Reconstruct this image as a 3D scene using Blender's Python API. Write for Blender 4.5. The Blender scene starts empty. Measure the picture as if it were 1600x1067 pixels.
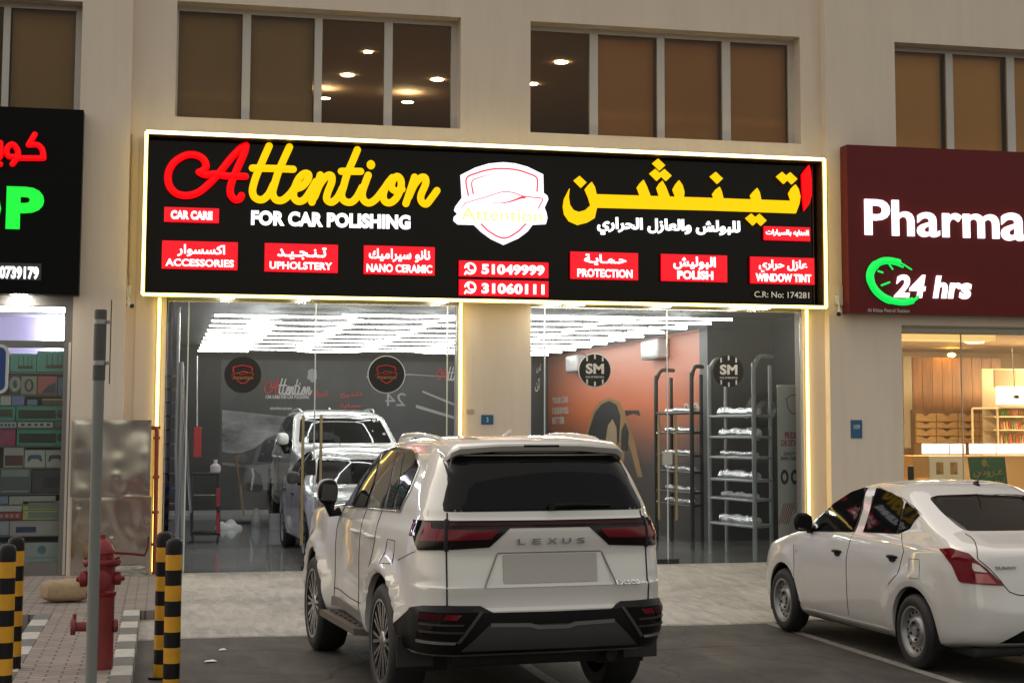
import bpy, bmesh, math, random
from mathutils import Vector, Matrix
from mathutils.bvhtree import BVHTree
from mathutils.geometry import delaunay_2d_cdt
random.seed(7)
PI = math.pi
S = bpy.context.scene
COL = S.collection

# ------------------------------------------------------------------ camera
F, YAW, PIT, ROLL, CX, CY, CD, CH = 2600., 0.233763, 0.092868, 0.00097, 874.72, 428.16, 21.7244, 1.93
_fw = Vector((math.sin(YAW)*math.cos(PIT), math.cos(YAW)*math.cos(PIT), math.sin(PIT)))
_r0 = Vector((math.cos(YAW), -math.sin(YAW), 0)); _u0 = _r0.cross(_fw)
_r = _r0*math.cos(ROLL) + _u0*math.sin(ROLL); _u = _u0*math.cos(ROLL) - _r0*math.sin(ROLL)
CAM = Vector((0, -CD, CH))
cd = bpy.data.cameras.new('camera'); cam = bpy.data.objects.new('camera', cd); COL.objects.link(cam)
cd.sensor_width = 36; cd.lens = F/1600*36
cd.shift_x = (800-CX)/1600; cd.shift_y = (CY-533.5)/1600
cd.clip_end = 2000
cam.matrix_world = Matrix((( _r.x,_u.x,-_fw.x,CAM.x),(_r.y,_u.y,-_fw.y,CAM.y),(_r.z,_u.z,-_fw.z,CAM.z),(0,0,0,1)))
S.camera = cam

# ------------------------------------------------------------------ light
SUN_EL, SUN_ROT = math.radians(38), math.radians(330)
w = bpy.data.worlds.new('World'); S.world = w; w.use_nodes = True
nt = w.node_tree; bg = nt.nodes['Background']
sky = nt.nodes.new('ShaderNodeTexSky'); sky.sky_type = 'NISHITA'; sky.sun_disc = False
sky.sun_elevation = SUN_EL; sky.sun_rotation = SUN_ROT; sky.air_density = 1.6; sky.dust_density = 2.5
hs = nt.nodes.new('ShaderNodeHueSaturation'); hs.inputs['Saturation'].default_value = .35
nt.links.new(sky.outputs[0], hs.inputs['Color']); mxw = nt.nodes.new('ShaderNodeMix'); mxw.data_type = 'RGBA'; mxw.blend_type = 'MULTIPLY'; mxw.inputs[0].default_value = 1; mxw.inputs[7].default_value = (1, .925, .82, 1); nt.links.new(hs.outputs[0], mxw.inputs[6]); nt.links.new(mxw.outputs[2], bg.inputs[0])
bg.inputs[1].default_value = 0.15
sd = bpy.data.lights.new('sun', 'SUN'); sd.energy = 1.0; sd.angle = math.radians(165); sd.color = (1, .84, .68)
so = bpy.data.objects.new('sun', sd); COL.objects.link(so)
_d = Vector((math.sin(SUN_ROT)*math.cos(SUN_EL), math.cos(SUN_ROT)*math.cos(SUN_EL), math.sin(SUN_EL)))
so.rotation_euler = _d.to_track_quat('Z', 'Y').to_euler()
vs = S.view_settings; vs.view_transform = 'Standard'; vs.look = 'None'; vs.exposure = 0.33; vs.gamma = 1
S.cycles.use_denoising = True
S.cycles.max_bounces = 8; S.cycles.transparent_max_bounces = 16
S.cycles.sample_clamp_indirect = 6
S.cycles.caustics_reflective = False; S.cycles.caustics_refractive = False

# ------------------------------------------------------------------ helpers
def at(px, py, x=None, y=None, z=None):
    d = _fw + _r*((px-CX)/F) + _u*((CY-py)/F)
    for i, v in enumerate((x, y, z)):
        if v is not None:
            return CAM + d*((v-CAM[i])/d[i])
def X(px, y=0., py=600): return at(px, py, y=y).x
def Z(px, py, y=0.): return at(px, py, y=y).z

MATS = {}
def mat(name, col=(.5,.5,.5), rough=.5, metal=0., coat=0., emit=None, es=1., var=0., vs=6., bump=0., bs=40., spec=None, alpha=None, stretch=None, trans=0.):
    if name in MATS: return MATS[name]
    m = bpy.data.materials.new(name); m.use_nodes = True; MATS[name] = m
    t = m.node_tree; b = t.nodes['Principled BSDF']
    b.inputs['Base Color'].default_value = (*col, 1); b.inputs['Roughness'].default_value = rough
    b.inputs['Metallic'].default_value = metal; b.inputs['Coat Weight'].default_value = coat; b.inputs['Coat Roughness'].default_value = .03
    if spec is not None: b.inputs['Specular IOR Level'].default_value = spec
    if emit: b.inputs['Emission Color'].default_value = (*emit, 1); b.inputs['Emission Strength'].default_value = es
    if trans: b.inputs['Transmission Weight'].default_value = trans
    if var or bump:
        tc = t.nodes.new('ShaderNodeTexCoord'); mp = t.nodes.new('ShaderNodeMapping')
        t.links.new(tc.outputs['Object'], mp.inputs[0])
        if stretch: mp.inputs['Scale'].default_value = stretch
    if var:
        n = t.nodes.new('ShaderNodeTexNoise'); n.inputs['Scale'].default_value = vs; n.inputs['Detail'].default_value = 6; n.inputs['Roughness'].default_value = .62
        t.links.new(mp.outputs[0], n.inputs['Vector'])
        cr = t.nodes.new('ShaderNodeValToRGB'); e = cr.color_ramp.elements
        e[0].position = .3; e[1].position = .7
        e[0].color = (*[c*(1-var) for c in col], 1); e[1].color = (*[min(1, c*(1+var)) for c in col], 1)
        t.links.new(n.outputs[0], cr.inputs[0]); t.links.new(cr.outputs[0], b.inputs['Base Color'])
    if bump:
        n2 = t.nodes.new('ShaderNodeTexNoise'); n2.inputs['Scale'].default_value = bs; n2.inputs['Detail'].default_value = 4
        t.links.new(mp.outputs[0], n2.inputs['Vector'])
        bp = t.nodes.new('ShaderNodeBump'); bp.inputs['Strength'].default_value = bump; bp.inputs['Distance'].default_value = .02
        t.links.new(n2.outputs[0], bp.inputs['Height']); t.links.new(bp.outputs[0], b.inputs['Normal'])
    return m

def glass_mat(name, tint=(.95,.97,.96), refl=1., ior=1.5, rough=0.):
    if name in MATS: return MATS[name]
    m = bpy.data.materials.new(name); m.use_nodes = True; MATS[name] = m
    t = m.node_tree; t.nodes.remove(t.nodes['Principled BSDF'])
    tr = t.nodes.new('ShaderNodeBsdfTransparent'); tr.inputs[0].default_value = (*tint, 1)
    gl = t.nodes.new('ShaderNodeBsdfGlossy'); gl.inputs['Roughness'].default_value = rough; gl.inputs[0].default_value = (refl, refl, refl, 1)
    fr = t.nodes.new('ShaderNodeFresnel'); fr.inputs[0].default_value = ior
    mx = t.nodes.new('ShaderNodeMixShader')
    t.links.new(fr.outputs[0], mx.inputs[0]); t.links.new(tr.outputs[0], mx.inputs[1]); t.links.new(gl.outputs[0], mx.inputs[2])
    t.links.new(mx.outputs[0], t.nodes['Material Output'].inputs[0])
    return m

def tag(o, label=None, cat=None, group=None, kind=None):
    if label: o['label'] = label
    if cat: o['category'] = cat
    if group: o['group'] = group
    if kind: o['kind'] = kind
    return o
MW = {}
def thing(name, label, cat, loc=(0,0,0), rz=0., group=None):
    o = bpy.data.objects.new(name, None); COL.objects.link(o); o.empty_display_size = .2
    o.location = loc; o.rotation_euler = (0, 0, rz)
    MW[o.name] = Matrix.Translation(Vector(loc)) @ Matrix.Rotation(rz, 4, 'Z')
    return tag(o, label, cat, group)
def link(name, me, m=None, parent=None, local=False, smooth=None):
    o = bpy.data.objects.new(name, me); COL.objects.link(o)
    if m is not None:
        for mm in (m if isinstance(m, (list, tuple)) else [m]): me.materials.append(mm)
    if parent is not None:
        o.parent = parent
        pm = parent
        if not local and parent.name in MW: o.matrix_parent_inverse = MW[parent.name].inverted()
    if smooth is not None:
        for p in me.polygons: p.use_smooth = True
        me.set_sharp_from_angle(angle=math.radians(smooth))
    return o
class MB:
    def __init__(s): s.b = bmesh.new(); s.mi = 0
    def face(s, vs):
        try: f = s.b.faces.new(vs); f.material_index = s.mi; return f
        except ValueError: pass
    def box(s, x0, x1, y0, y1, z0, z1, bev=0., M=None, seg=2):
        nb = bmesh.new(); bmesh.ops.create_cube(nb, size=1)
        for v in nb.verts: v.co = Vector(((x0+x1)/2+v.co.x*(x1-x0), (y0+y1)/2+v.co.y*(y1-y0), (z0+z1)/2+v.co.z*(z1-z0)))
        if bev: bmesh.ops.bevel(nb, geom=nb.edges[:], offset=bev, segments=seg, affect='EDGES', profile=.5)
        s.add(nb, M); return s
    def add(s, nb, M=None):
        if M is not None: nb.transform(M)
        for f in nb.faces: f.material_index = s.mi
        me = bpy.data.meshes.new('t'); nb.to_mesh(me); nb.free(); s.b.from_mesh(me); bpy.data.meshes.remove(me); return s
    def addmesh(s, me, M=None):
        nb = bmesh.new(); nb.from_mesh(me); return s.add(nb, M)
    def cyl(s, p0, p1, r0, r1=None, n=16, cap=True):
        p0 = Vector(p0); p1 = Vector(p1); r1 = r0 if r1 is None else r1
        return s.loft([p0, p1], [r0, r1], n, cap)
    def loft(s, pts, rad, n=12, cap=True, flat=None, closed=False):
        pts = [Vector(p) for p in pts]; N = len(pts)
        if not isinstance(rad, (list, tuple)): rad = [rad]*N
        rings = []; ref = None
        for i, p in enumerate(pts):
            a = pts[i-1] if (i or closed) else p; c = pts[(i+1) % N] if (i < N-1 or closed) else p
            t = (c-a).normalized()
            if flat is not None: nx = t.cross(flat).normalized(); ny = flat; k = .5
            else:
                if ref is None: ref = Vector((0,0,1)) if abs(t.z) < .9 else Vector((1,0,0))
                nx = t.cross(ref).normalized(); ny = nx.cross(t).normalized(); ref = ny; k = 1
            rings.append([s.b.verts.new(p + nx*(rad[i]*math.cos(2*PI*j/n)) + ny*(rad[i]*k*math.sin(2*PI*j/n))) for j in range(n)])
        for i in range(N if closed else N-1):
            A, B = rings[i], rings[(i+1) % N]
            for j in range(n): s.face((A[j], A[(j+1)%n], B[(j+1)%n], B[j]))
        if cap and not closed:
            s.face(rings[0][::-1]); s.face(rings[-1])
        return s
    def lathe(s, prof, M=None, n=32):   # (r, h) about local Z
        nb = bmesh.new(); rings = []
        for r, h in prof: rings.append([nb.verts.new((r*math.cos(2*PI*j/n), r*math.sin(2*PI*j/n), h)) for j in range(n)] if r > 1e-6 else [nb.verts.new((0,0,h))])
        for A, B in zip(rings, rings[1:]):
            for j in range(n):
                if len(A) == 1 and len(B) == 1: continue
                if len(A) == 1: nb.faces.new((A[0], B[(j+1)%n], B[j])) if False else nb.faces.new((A[0], B[j], B[(j+1)%n]))
                elif len(B) == 1: nb.faces.new((A[(j+1)%n], A[j], B[0]))
                else: nb.faces.new((A[(j+1)%n], A[j], B[j], B[(j+1)%n]))
        bmesh.ops.recalc_face_normals(nb, faces=nb.faces[:])
        return s.add(nb, M)
    def prism(s, pts, vec):
        vec = Vector(vec); A = [s.b.verts.new(Vector(p)) for p in pts]; B = [s.b.verts.new(Vector(p)+vec) for p in pts]; n = len(A)
        s.face(A); s.face(B[::-1])
        for i in range(n): s.face((A[(i+1)%n], A[i], B[i], B[(i+1)%n]))
        return s
    def quad(s, a, b, c, d): s.face([s.b.verts.new(Vector(p)) for p in (a, b, c, d)]); return s
    def sphere(s, c, r, sc=(1,1,1), n=16):
        nb = bmesh.new(); bmesh.ops.create_uvsphere(nb, u_segments=n, v_segments=n//2, radius=r)
        return s.add(nb, Matrix.Translation(Vector(c)) @ Matrix.Diagonal((*sc, 1)))
    def build(s, name, m, parent=None, smooth=None, local=False, doubles=False):
        if doubles: bmesh.ops.remove_doubles(s.b, verts=s.b.verts[:], dist=1e-4)
        bmesh.ops.recalc_face_normals(s.b, faces=s.b.faces[:])
        me = bpy.data.meshes.new(name); s.b.to_mesh(me); s.b.free()
        return link(name, me, m, parent, local, smooth)

def copy_tree(o, parent=None, skip=()):
    c = o.copy(); COL.objects.link(c); c.parent = parent
    for ch in list(o.children):
        if ch.name.split('.')[0] not in skip: copy_tree(ch, c, skip)
    return c

def crom(pts, k=8):
    P = [Vector(p) for p in pts]; out = []
    P = [P[0]*2-P[1]] + P + [P[-1]*2-P[-2]]
    for i in range(1, len(P)-2):
        a, b, c, d = P[i-1:i+3]
        for j in range(k):
            t = j/k
            out.append(.5*((2*b)+(c-a)*t+(2*a-5*b+4*c-d)*t*t+(3*b-a-3*c+d)*t**3))
    out.append(P[-2]); return out

# strokes in a vertical plane, rounded ends, flattened towards the wall
def stroke(mb, pts, r, k=8, straight=False, dy=0.):
    P = [Vector(p) for p in pts]
    if not straight and len(P) > 2: P = crom(P, k)
    n = len(P)
    R = [r]*n if not isinstance(r, (list, tuple)) else [r[0]+(r[1]-r[0])*i/(n-1) if len(r) == 2 else r[min(len(r)-1, int(i/(n-1)*(len(r)-1)+.5))] for i in range(n)]
    t0 = (P[0]-P[1]).normalized(); t1 = (P[-1]-P[-2]).normalized()
    pre = [(P[0]+t0*R[0]*math.sin(a), R[0]*math.cos(a)) for a in (1.45, 1.1, .7, .35)]
    post = [(P[-1]+t1*R[-1]*math.sin(a), R[-1]*math.cos(a)) for a in (.35, .7, 1.1, 1.45)]
    A = [p for p, q in pre] + P + [p for p, q in post]; RR = [q for p, q in pre] + R + [q for p, q in post]
    mb.loft(A, RR, 10, True, flat=Vector((0, 1, 0)))

_tc = {}
def text_me(body, bold=0.0, shear=0., depth=.05):
    cu = bpy.data.curves.new('t', 'FONT'); cu.body = body; cu.size = 1; cu.offset = bold; cu.shear = shear
    cu.extrude = depth; cu.resolution_u = 4; cu.space_character = 1+bold*.9
    o = bpy.data.objects.new('t', cu); me = bpy.data.meshes.new_from_object(o)
    bpy.data.objects.remove(o); bpy.data.curves.remove(cu)
    return me
def text_box(name, body, x0, x1, z0, z1, y, m, parent=None, depth=.01, bold=.02, shear=0., mb=None, M=None, fy=-1):
    """letters filling a box in the plane y, front towards -y, thickness depth behind y"""
    me = text_me(body, bold, shear)
    xs = [v.co.x for v in me.vertices]; ys = [v.co.y for v in me.vertices]
    if not xs: return None
    ax, bx, ay, by = min(xs), max(xs), min(ys), max(ys)
    for v in me.vertices:
        u = (v.co.x-ax)/(bx-ax); t = (v.co.y-ay)/(by-ay); d = .5-v.co.z/.1
        v.co = (x0+(x1-x0)*u, y+depth*d, z0+(z1-z0)*t)
        if M is not None: v.co = M @ v.co
    if mb is not None: mb.addmesh(me); bpy.data.meshes.remove(me); return None
    return link(name, me, m, parent)
def text_px(name, body, pl, pr, pt, pb, y, m, parent=None, side='L', **k):
    """box from picture readings on the plane y: left px, right px, top and bottom py at the left (or right) end"""
    p = pl if side == 'L' else pr
    zt = at(p, pt, y=y).z; zb = at(p, pb, y=y).z; pm = (pt+pb)/2
    return text_box(name, body, at(pl, pm, y=y).x, at(pr, pm, y=y).x, zb, zt, y, m, parent, **k)

# Arabic joined letter shapes, laid out right to left
_AR = {'ا':('\ufe8d','\ufe8e',None,None),'أ':('\ufe83','\ufe84',None,None),'ب':('\ufe8f','\ufe90','\ufe91','\ufe92'),'ة':('\ufe93','\ufe94',None,None),
'ت':('\ufe95','\ufe96','\ufe97','\ufe98'),'ج':('\ufe9d','\ufe9e','\ufe9f','\ufea0'),'ح':('\ufea1','\ufea2','\ufea3','\ufea4'),'د':('\ufea9','\ufeaa',None,None),
'ر':('\ufead','\ufeae',None,None),'ز':('\ufeaf','\ufeb0',None,None),'س':('\ufeb1','\ufeb2','\ufeb3','\ufeb4'),'ش':('\ufeb5','\ufeb6','\ufeb7','\ufeb8'),
'ض':('\ufebd','\ufebe','\ufebf','\ufec0'),'ع':('\ufec9','\ufeca','\ufecb','\ufecc'),'ق':('\ufed5','\ufed6','\ufed7','\ufed8'),'ك':('\ufed9','\ufeda','\ufedb','\ufedc'),
'ل':('\ufedd','\ufede','\ufedf','\ufee0'),'م':('\ufee1','\ufee2','\ufee3','\ufee4'),'ن':('\ufee5','\ufee6','\ufee7','\ufee8'),'ه':('\ufee9','\ufeea','\ufeeb','\ufeec'),
'و':('\ufeed','\ufeee',None,None),'ي':('\ufef1','\ufef2','\ufef3','\ufef4'),'ى':('\ufeef','\ufef0',None,None),'ـ':('ـ','ـ','ـ','ـ')}
def ar(s):
    out = []
    for i, c in enumerate(s):
        f = _AR.get(c)
        if not f: out.append(c); continue
        pj = i > 0 and s[i-1] in _AR and _AR[s[i-1]][2] is not None
        nj = i < len(s)-1 and s[i+1] in _AR and f[2] is not None
        out.append(f[3] if pj and nj else f[1] if pj else f[2] if nj else f[0])
    return ''.join(reversed(out))

def holes_wall(mb, x0, x1, z0, z1, y0, y1, holes):
    xs = sorted({x0, x1, *[h[0] for h in holes], *[h[1] for h in holes]}); zs = sorted({z0, z1, *[h[2] for h in holes], *[h[3] for h in holes]})
    xs = [x for x in xs if x0 <= x <= x1]; zs = [z for z in zs if z0 <= z <= z1]
    solid = lambda i, j: 0 <= i < len(xs)-1 and 0 <= j < len(zs)-1 and not any(h[0] <= (xs[i]+xs[i+1])/2 <= h[1] and h[2] <= (zs[j]+zs[j+1])/2 <= h[3] for h in holes)
    for i in range(len(xs)-1):
        for j in range(len(zs)-1):
            if not solid(i, j): continue
            a, b, c, d = xs[i], xs[i+1], zs[j], zs[j+1]
            mb.quad((a,y0,c),(b,y0,c),(b,y0,d),(a,y0,d)); mb.quad((b,y1,c),(a,y1,c),(a,y1,d),(b,y1,d))
            if not solid(i-1, j): mb.quad((a,y1,c),(a,y0,c),(a,y0,d),(a,y1,d))
            if not solid(i+1, j): mb.quad((b,y0,c),(b,y1,c),(b,y1,d),(b,y0,d))
            if not solid(i, j-1): mb.quad((a,y1,c),(b,y1,c),(b,y0,c),(a,y0,c))
            if not solid(i, j+1): mb.quad((a,y0,d),(b,y0,d),(b,y1,d),(a,y1,d))
# ------------------------------------------------------------------ materials
M_wall = mat('painted_render', (.69,.58,.475), .8, var=.045, vs=1.6, bump=.12, bs=70, stretch=(1.4,1,.35))
M_wall2 = mat('painted_render_side', (.69,.59,.485), .8, var=.045, vs=1.5, bump=.12, bs=70, stretch=(1.4,1,.35))
M_frame = mat('white_window_frame', (.50,.46,.42), .45)
M_dark = mat('dark_interior', (.022,.022,.024), .6, var=.2, vs=2)
M_black = mat('black_rubber', (.012,.012,.012), .55)
M_gloss = mat('gloss_black_acrylic', (.004,.0028,.002), .09, spec=.12)
M_steel = mat('brushed_steel', (.55,.54,.52), .3, 1)
M_chrome = mat('chrome', (.8,.8,.8), .08, 1)
M_white = mat('white_plastic', (.7,.7,.69), .4)
M_asphalt = mat('asphalt', (.145,.130,.113), .75, var=.22, vs=.9, bump=.35, bs=130)
M_conc = mat('apron_concrete', (.60,.57,.53), .6, var=.16, vs=2.4, bump=.5, bs=22)
def ground_mat(name, c0, c1, c2, big, mid, fine, st=(1,1,1), rough=.75, bump=.4):
    m = mat(name, c1, rough); t = m.node_tree; b = t.nodes['Principled BSDF']; N = t.nodes.new; L = t.links.new
    tc = N('ShaderNodeTexCoord'); mp = N('ShaderNodeMapping'); mp.inputs['Scale'].default_value = st; L(tc.outputs['Object'], mp.inputs[0])
    def noise(sc, det, ro, src): n = N('ShaderNodeTexNoise'); n.inputs['Scale'].default_value = sc; n.inputs['Detail'].default_value = det; n.inputs['Roughness'].default_value = ro; n.inputs['Distortion'].default_value = .6; L(src, n.inputs['Vector']); return n.outputs[0]
    a = noise(big, 5, .6, tc.outputs['Object']); d = noise(mid, 8, .72, mp.outputs[0]); f = noise(fine, 3, .8, tc.outputs['Object'])
    m1 = N('ShaderNodeMath'); m1.operation = 'MULTIPLY_ADD'; m1.inputs[1].default_value = .55; L(d, m1.inputs[0]); m2 = N('ShaderNodeMath'); m2.operation = 'MULTIPLY_ADD'; m2.inputs[1].default_value = .5; L(a, m2.inputs[0]); L(m1.outputs[0], m2.inputs[2]); 
    m3 = N('ShaderNodeMath'); m3.operation = 'MULTIPLY_ADD'; m3.inputs[1].default_value = .28; L(f, m3.inputs[0]); m1.inputs[2].default_value = -.15; L(m2.outputs[0], m3.inputs[2])
    cr = N('ShaderNodeValToRGB'); e = cr.color_ramp.elements; e[0].position = .40; e[0].color = (*c0, 1); e[1].position = .68; e[1].color = (*c2, 1); x = e.new(.53); x.color = (*c1, 1); L(m3.outputs[0], cr.inputs[0]); L(cr.outputs[0], b.inputs['Base Color'])
    bp = N('ShaderNodeBump'); bp.inputs['Strength'].default_value = bump; bp.inputs['Distance'].default_value = .03; L(d, bp.inputs['Height']); bp2 = N('ShaderNodeBump'); bp2.inputs['Strength'].default_value = bump; bp2.inputs['Distance'].default_value = .006; L(f, bp2.inputs['Height']); L(bp.outputs[0], bp2.inputs['Normal']); L(bp2.outputs[0], b.inputs['Normal']); return m
M_asphalt = ground_mat('asphalt_worn', (.024,.021,.018), (.056,.049,.042), (.10,.089,.077), .5, 2.4, 110, (1.2,.35,1))
M_conc = ground_mat('apron_worn', (.25,.23,.205), (.41,.38,.34), (.58,.55,.51), .5, 5.5, 60, (1.5,.33,1), .6, .6)
M_line = mat('worn_white_paint', (.26,.245,.225), .7, var=.35, vs=14)
M_kw = mat('kerb_white', (.47,.45,.41), .7, var=.15, vs=9); M_kb = mat('kerb_black', (.13,.125,.12), .7, var=.2, vs=9)
M_glass = glass_mat('clear_glass', (.93,.96,.95), .9)
M_wglass = glass_mat('bronze_glass', (.96,.90,.78), .28, 1.45)
M_edge = mat('glass_edge', (.62,.68,.66), .2)
E_led = mat('warm_led', (1,.8,.3), .4, emit=(1,.72,.15), es=5)
E_ledw = mat('warm_led_bright', (1,.85,.5), .4, emit=(1,.82,.36), es=5.5)
E_red = mat('red_lit_acrylic', (.3,0,0), .4, spec=.2, emit=(1,.0,.004), es=.8)
E_yel = mat('yellow_lit_acrylic', (.3,.15,0), .4, emit=(1,.60,0), es=.84, spec=.2)
E_wht = mat('white_lit_acrylic', (.8,.8,.8), .3, emit=(.93,.97,1), es=1.2)
E_grn = mat('green_lit_acrylic', (0,.5,.05), .3, emit=(0,.85,.03), es=.72)
E_grn2 = mat('green_lit_ring', (0,.5,.05), .3, emit=(0,.83,.10), es=.72)
E_badge = mat('red_lit_panel', (.6,0,.01), .35, emit=(.86,.0,.012), es=.72)
E_tube = mat('cold_led_tube', (.9,.9,.9), .4, emit=(1,.985,.96), es=19)
E_down = mat('downlight_glow', (.9,.9,.8), .4, emit=(1,.93,.75), es=55)
M_gold = mat('gold_print', (.6,.45,.12), .4, emit=(.8,.62,.25), es=.5)

def overlay(m, kind):
    t = m.node_tree; b = t.nodes['Principled BSDF']; N = t.nodes.new; L = t.links.new; src = b.inputs['Base Color'].links[0].from_socket
    tc = N('ShaderNodeTexCoord'); mp = N('ShaderNodeMapping'); L(tc.outputs['Object'], mp.inputs[0])
    n = N('ShaderNodeTexNoise'); cr = N('ShaderNodeValToRGB'); e = cr.color_ramp.elements
    mx = N('ShaderNodeMix'); mx.data_type = 'RGBA'; mx.blend_type = 'MULTIPLY'; mx.inputs[0].default_value = 1; L(src, mx.inputs[6])
    if kind == 'streaks':
        mp.inputs['Scale'].default_value = (7, 1, .22); n.inputs['Scale'].default_value = 1.6; n.inputs['Detail'].default_value = 7; n.inputs['Roughness'].default_value = .7; L(mp.outputs[0], n.inputs['Vector']); L(n.outputs[0], cr.inputs[0])
        e[0].position = .28; e[0].color = (.955, .95, .945, 1); e[1].position = .50; e[1].color = (1, 1, 1, 1); L(cr.outputs[0], mx.inputs[7])
    else:
        n.inputs['Scale'].default_value = .8; n.inputs['Detail'].default_value = 4; L(mp.outputs[0], n.inputs['Vector'])
        ad = N('ShaderNodeVectorMath'); ad.operation = 'MULTIPLY_ADD'; ad.inputs[1].default_value = (1.1, 1.1, 0); L(n.outputs['Color'], ad.inputs[0]); L(mp.outputs[0], ad.inputs[2])
        v = N('ShaderNodeTexVoronoi'); v.feature = 'DISTANCE_TO_EDGE'; v.inputs['Scale'].default_value = .42; L(ad.outputs[0], v.inputs['Vector']); L(v.outputs[0], cr.inputs[0])
        e[0].position = 0; e[0].color = (.42, .41, .4, 1); e[1].position = .012; e[1].color = (1, 1, 1, 1); L(cr.outputs[0], mx.inputs[7])
        n2 = N('ShaderNodeTexNoise'); n2.inputs['Scale'].default_value = .9; n2.inputs['Detail'].default_value = 5; n2.inputs['Distortion'].default_value = 1.2; L(mp.outputs[0], n2.inputs['Vector'])
        c2 = N('ShaderNodeValToRGB'); f = c2.color_ramp.elements; f[0].position = .56; f[0].color = (1, 1, 1, 1); f[1].position = .68; f[1].color = (.60, .59, .58, 1); L(n2.outputs[0], c2.inputs[0])
        m2 = N('ShaderNodeMix'); m2.data_type = 'RGBA'; m2.blend_type = 'MULTIPLY'; m2.inputs[0].default_value = 1; L(mx.outputs[2], m2.inputs[6]); L(c2.outputs[0], m2.inputs[7]); mx = m2
    L(mx.outputs[2], b.inputs['Base Color'])
overlay(M_wall, 'streaks'); overlay(M_wall2, 'streaks'); overlay(M_asphalt, 'cracks')

# ------------------------------------------------------------------ ground
g = MB(); g.quad((-150,-220,-.03),(150,-220,-.03),(150,60,-.03),(-150,60,-.03)); tag(g.build('ground', mat('far_ground', (.13,.115,.10), .9, var=.2, vs=.2)), kind='structure')
g = MB(); g.quad((-60,-70,0),(60,-70,0),(60,.2,0),(-60,.2,0)); tag(g.build('road', M_asphalt), kind='structure')
# concrete apron rising to the shop floor
g = MB(); nx, ny = 40, 20; V = {}
for i in range(nx+1):
    for j in range(ny+1):
        x = -.17+(14.2)*i/nx; t = j/ny; y = -5.73+5.78*t
        V[i, j] = g.b.verts.new((x, y + (0 if j else .035*math.sin(x*3.1)+.02*math.sin(x*9.7)), .012+.108*min(1, t*1.0)))
for i in range(nx):
    for j in range(ny): g.face((V[i,j],V[i+1,j],V[i+1,j+1],V[i,j+1]))
f0 = [g.b.verts.new(V[i,0].co-Vector((0,.03,.02))) for i in range(nx+1)]
for i in range(nx): g.face((f0[i],f0[i+1],V[i+1,0],V[i,0]))
tag(g.build('pavement', M_conc, smooth=30), kind='structure')
# parking lines
def pline(x, y0, y1, name='parking_line'):
    q = MB(); q.quad((x-.05,y0,.005),(x+.05,y0,.005),(x+.05,y1,.005),(x-.05,y1,.005)); tag(q.build(name, M_line), kind='structure')
pline(5.95, -12, -5.78); pline(2.95, -13, -5.78); pline(9.0, -12, -5.78)
# left footpath island with interlocking blocks
def pave_mat():
    m = mat('interlock_paving', (.26,.215,.195), .8, bump=.2, bs=60); t = m.node_tree; b = t.nodes['Principled BSDF']
    tc = t.nodes.new('ShaderNodeTexCoord'); mp = t.nodes.new('ShaderNodeMapping'); t.links.new(tc.outputs['Object'], mp.inputs[0])
    wv = t.nodes.new('ShaderNodeTexWave'); wv.inputs['Scale'].default_value = 2.2; wv.bands_direction = 'X'; wv.inputs['Distortion'].default_value = 0
    t.links.new(mp.outputs[0], wv.inputs['Vector'])
    ad = t.nodes.new('ShaderNodeVectorMath'); ad.operation = 'MULTIPLY_ADD'; ad.inputs[1].default_value = (0,.045,0); t.links.new(wv.outputs['Color'], ad.inputs[0]); t.links.new(mp.outputs[0], ad.inputs[2])
    br = t.nodes.new('ShaderNodeTexBrick'); br.inputs['Scale'].default_value = 1; br.inputs['Brick Width'].default_value = .225; br.inputs['Row Height'].default_value = .1125
    br.inputs['Mortar Size'].default_value = .008; br.inputs['Color1'].default_value = (.30,.25,.225,1); br.inputs['Color2'].default_value = (.225,.185,.168,1); br.inputs['Mortar'].default_value = (.09,.075,.068,1)
    t.links.new(ad.outputs[0], br.inputs['Vector']); t.links.new(br.outputs[0], b.inputs['Base Color']); return m
M_pave = pave_mat()
g = MB(); g.box(-9,-1.0,-4.55,-.1,-.02,.13); g.box(-.999,-.33,-19.5,-.1,-.02,.1301); g.box(-.329,.12,-4.4,-.1,-.02,.13)
tag(g.build('footpath', M_pave), kind='structure')
def kerb(name, x0, x1, ya, yb, label, n0=0, slant=0.):
    L = .5; k = 0; y = yb
    q = [MB(), MB()]
    while y > ya:
        y2 = max(ya, y-L)
        q[(k+n0) % 2].box(x0, x1, y2+.004, y-.004, -.02, .137, .012); y = y2; k += 1
    t = thing(name, label, 'kerb', ((x0+x1)/2, ya, 0)); q[0].build('white_blocks', M_kw, t); q[1].build('black_blocks', M_kb, t)
kerb('painted_kerb', -.33, -.17, -19.5, -4.4, 'black and white painted kerb beside the yellow bollards, right edge of the block path')
kerb('painted_kerb', -1.16, -1.0, -19.5, -4.55, 'black and white painted kerb at the left edge of the block path', 1)

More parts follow.
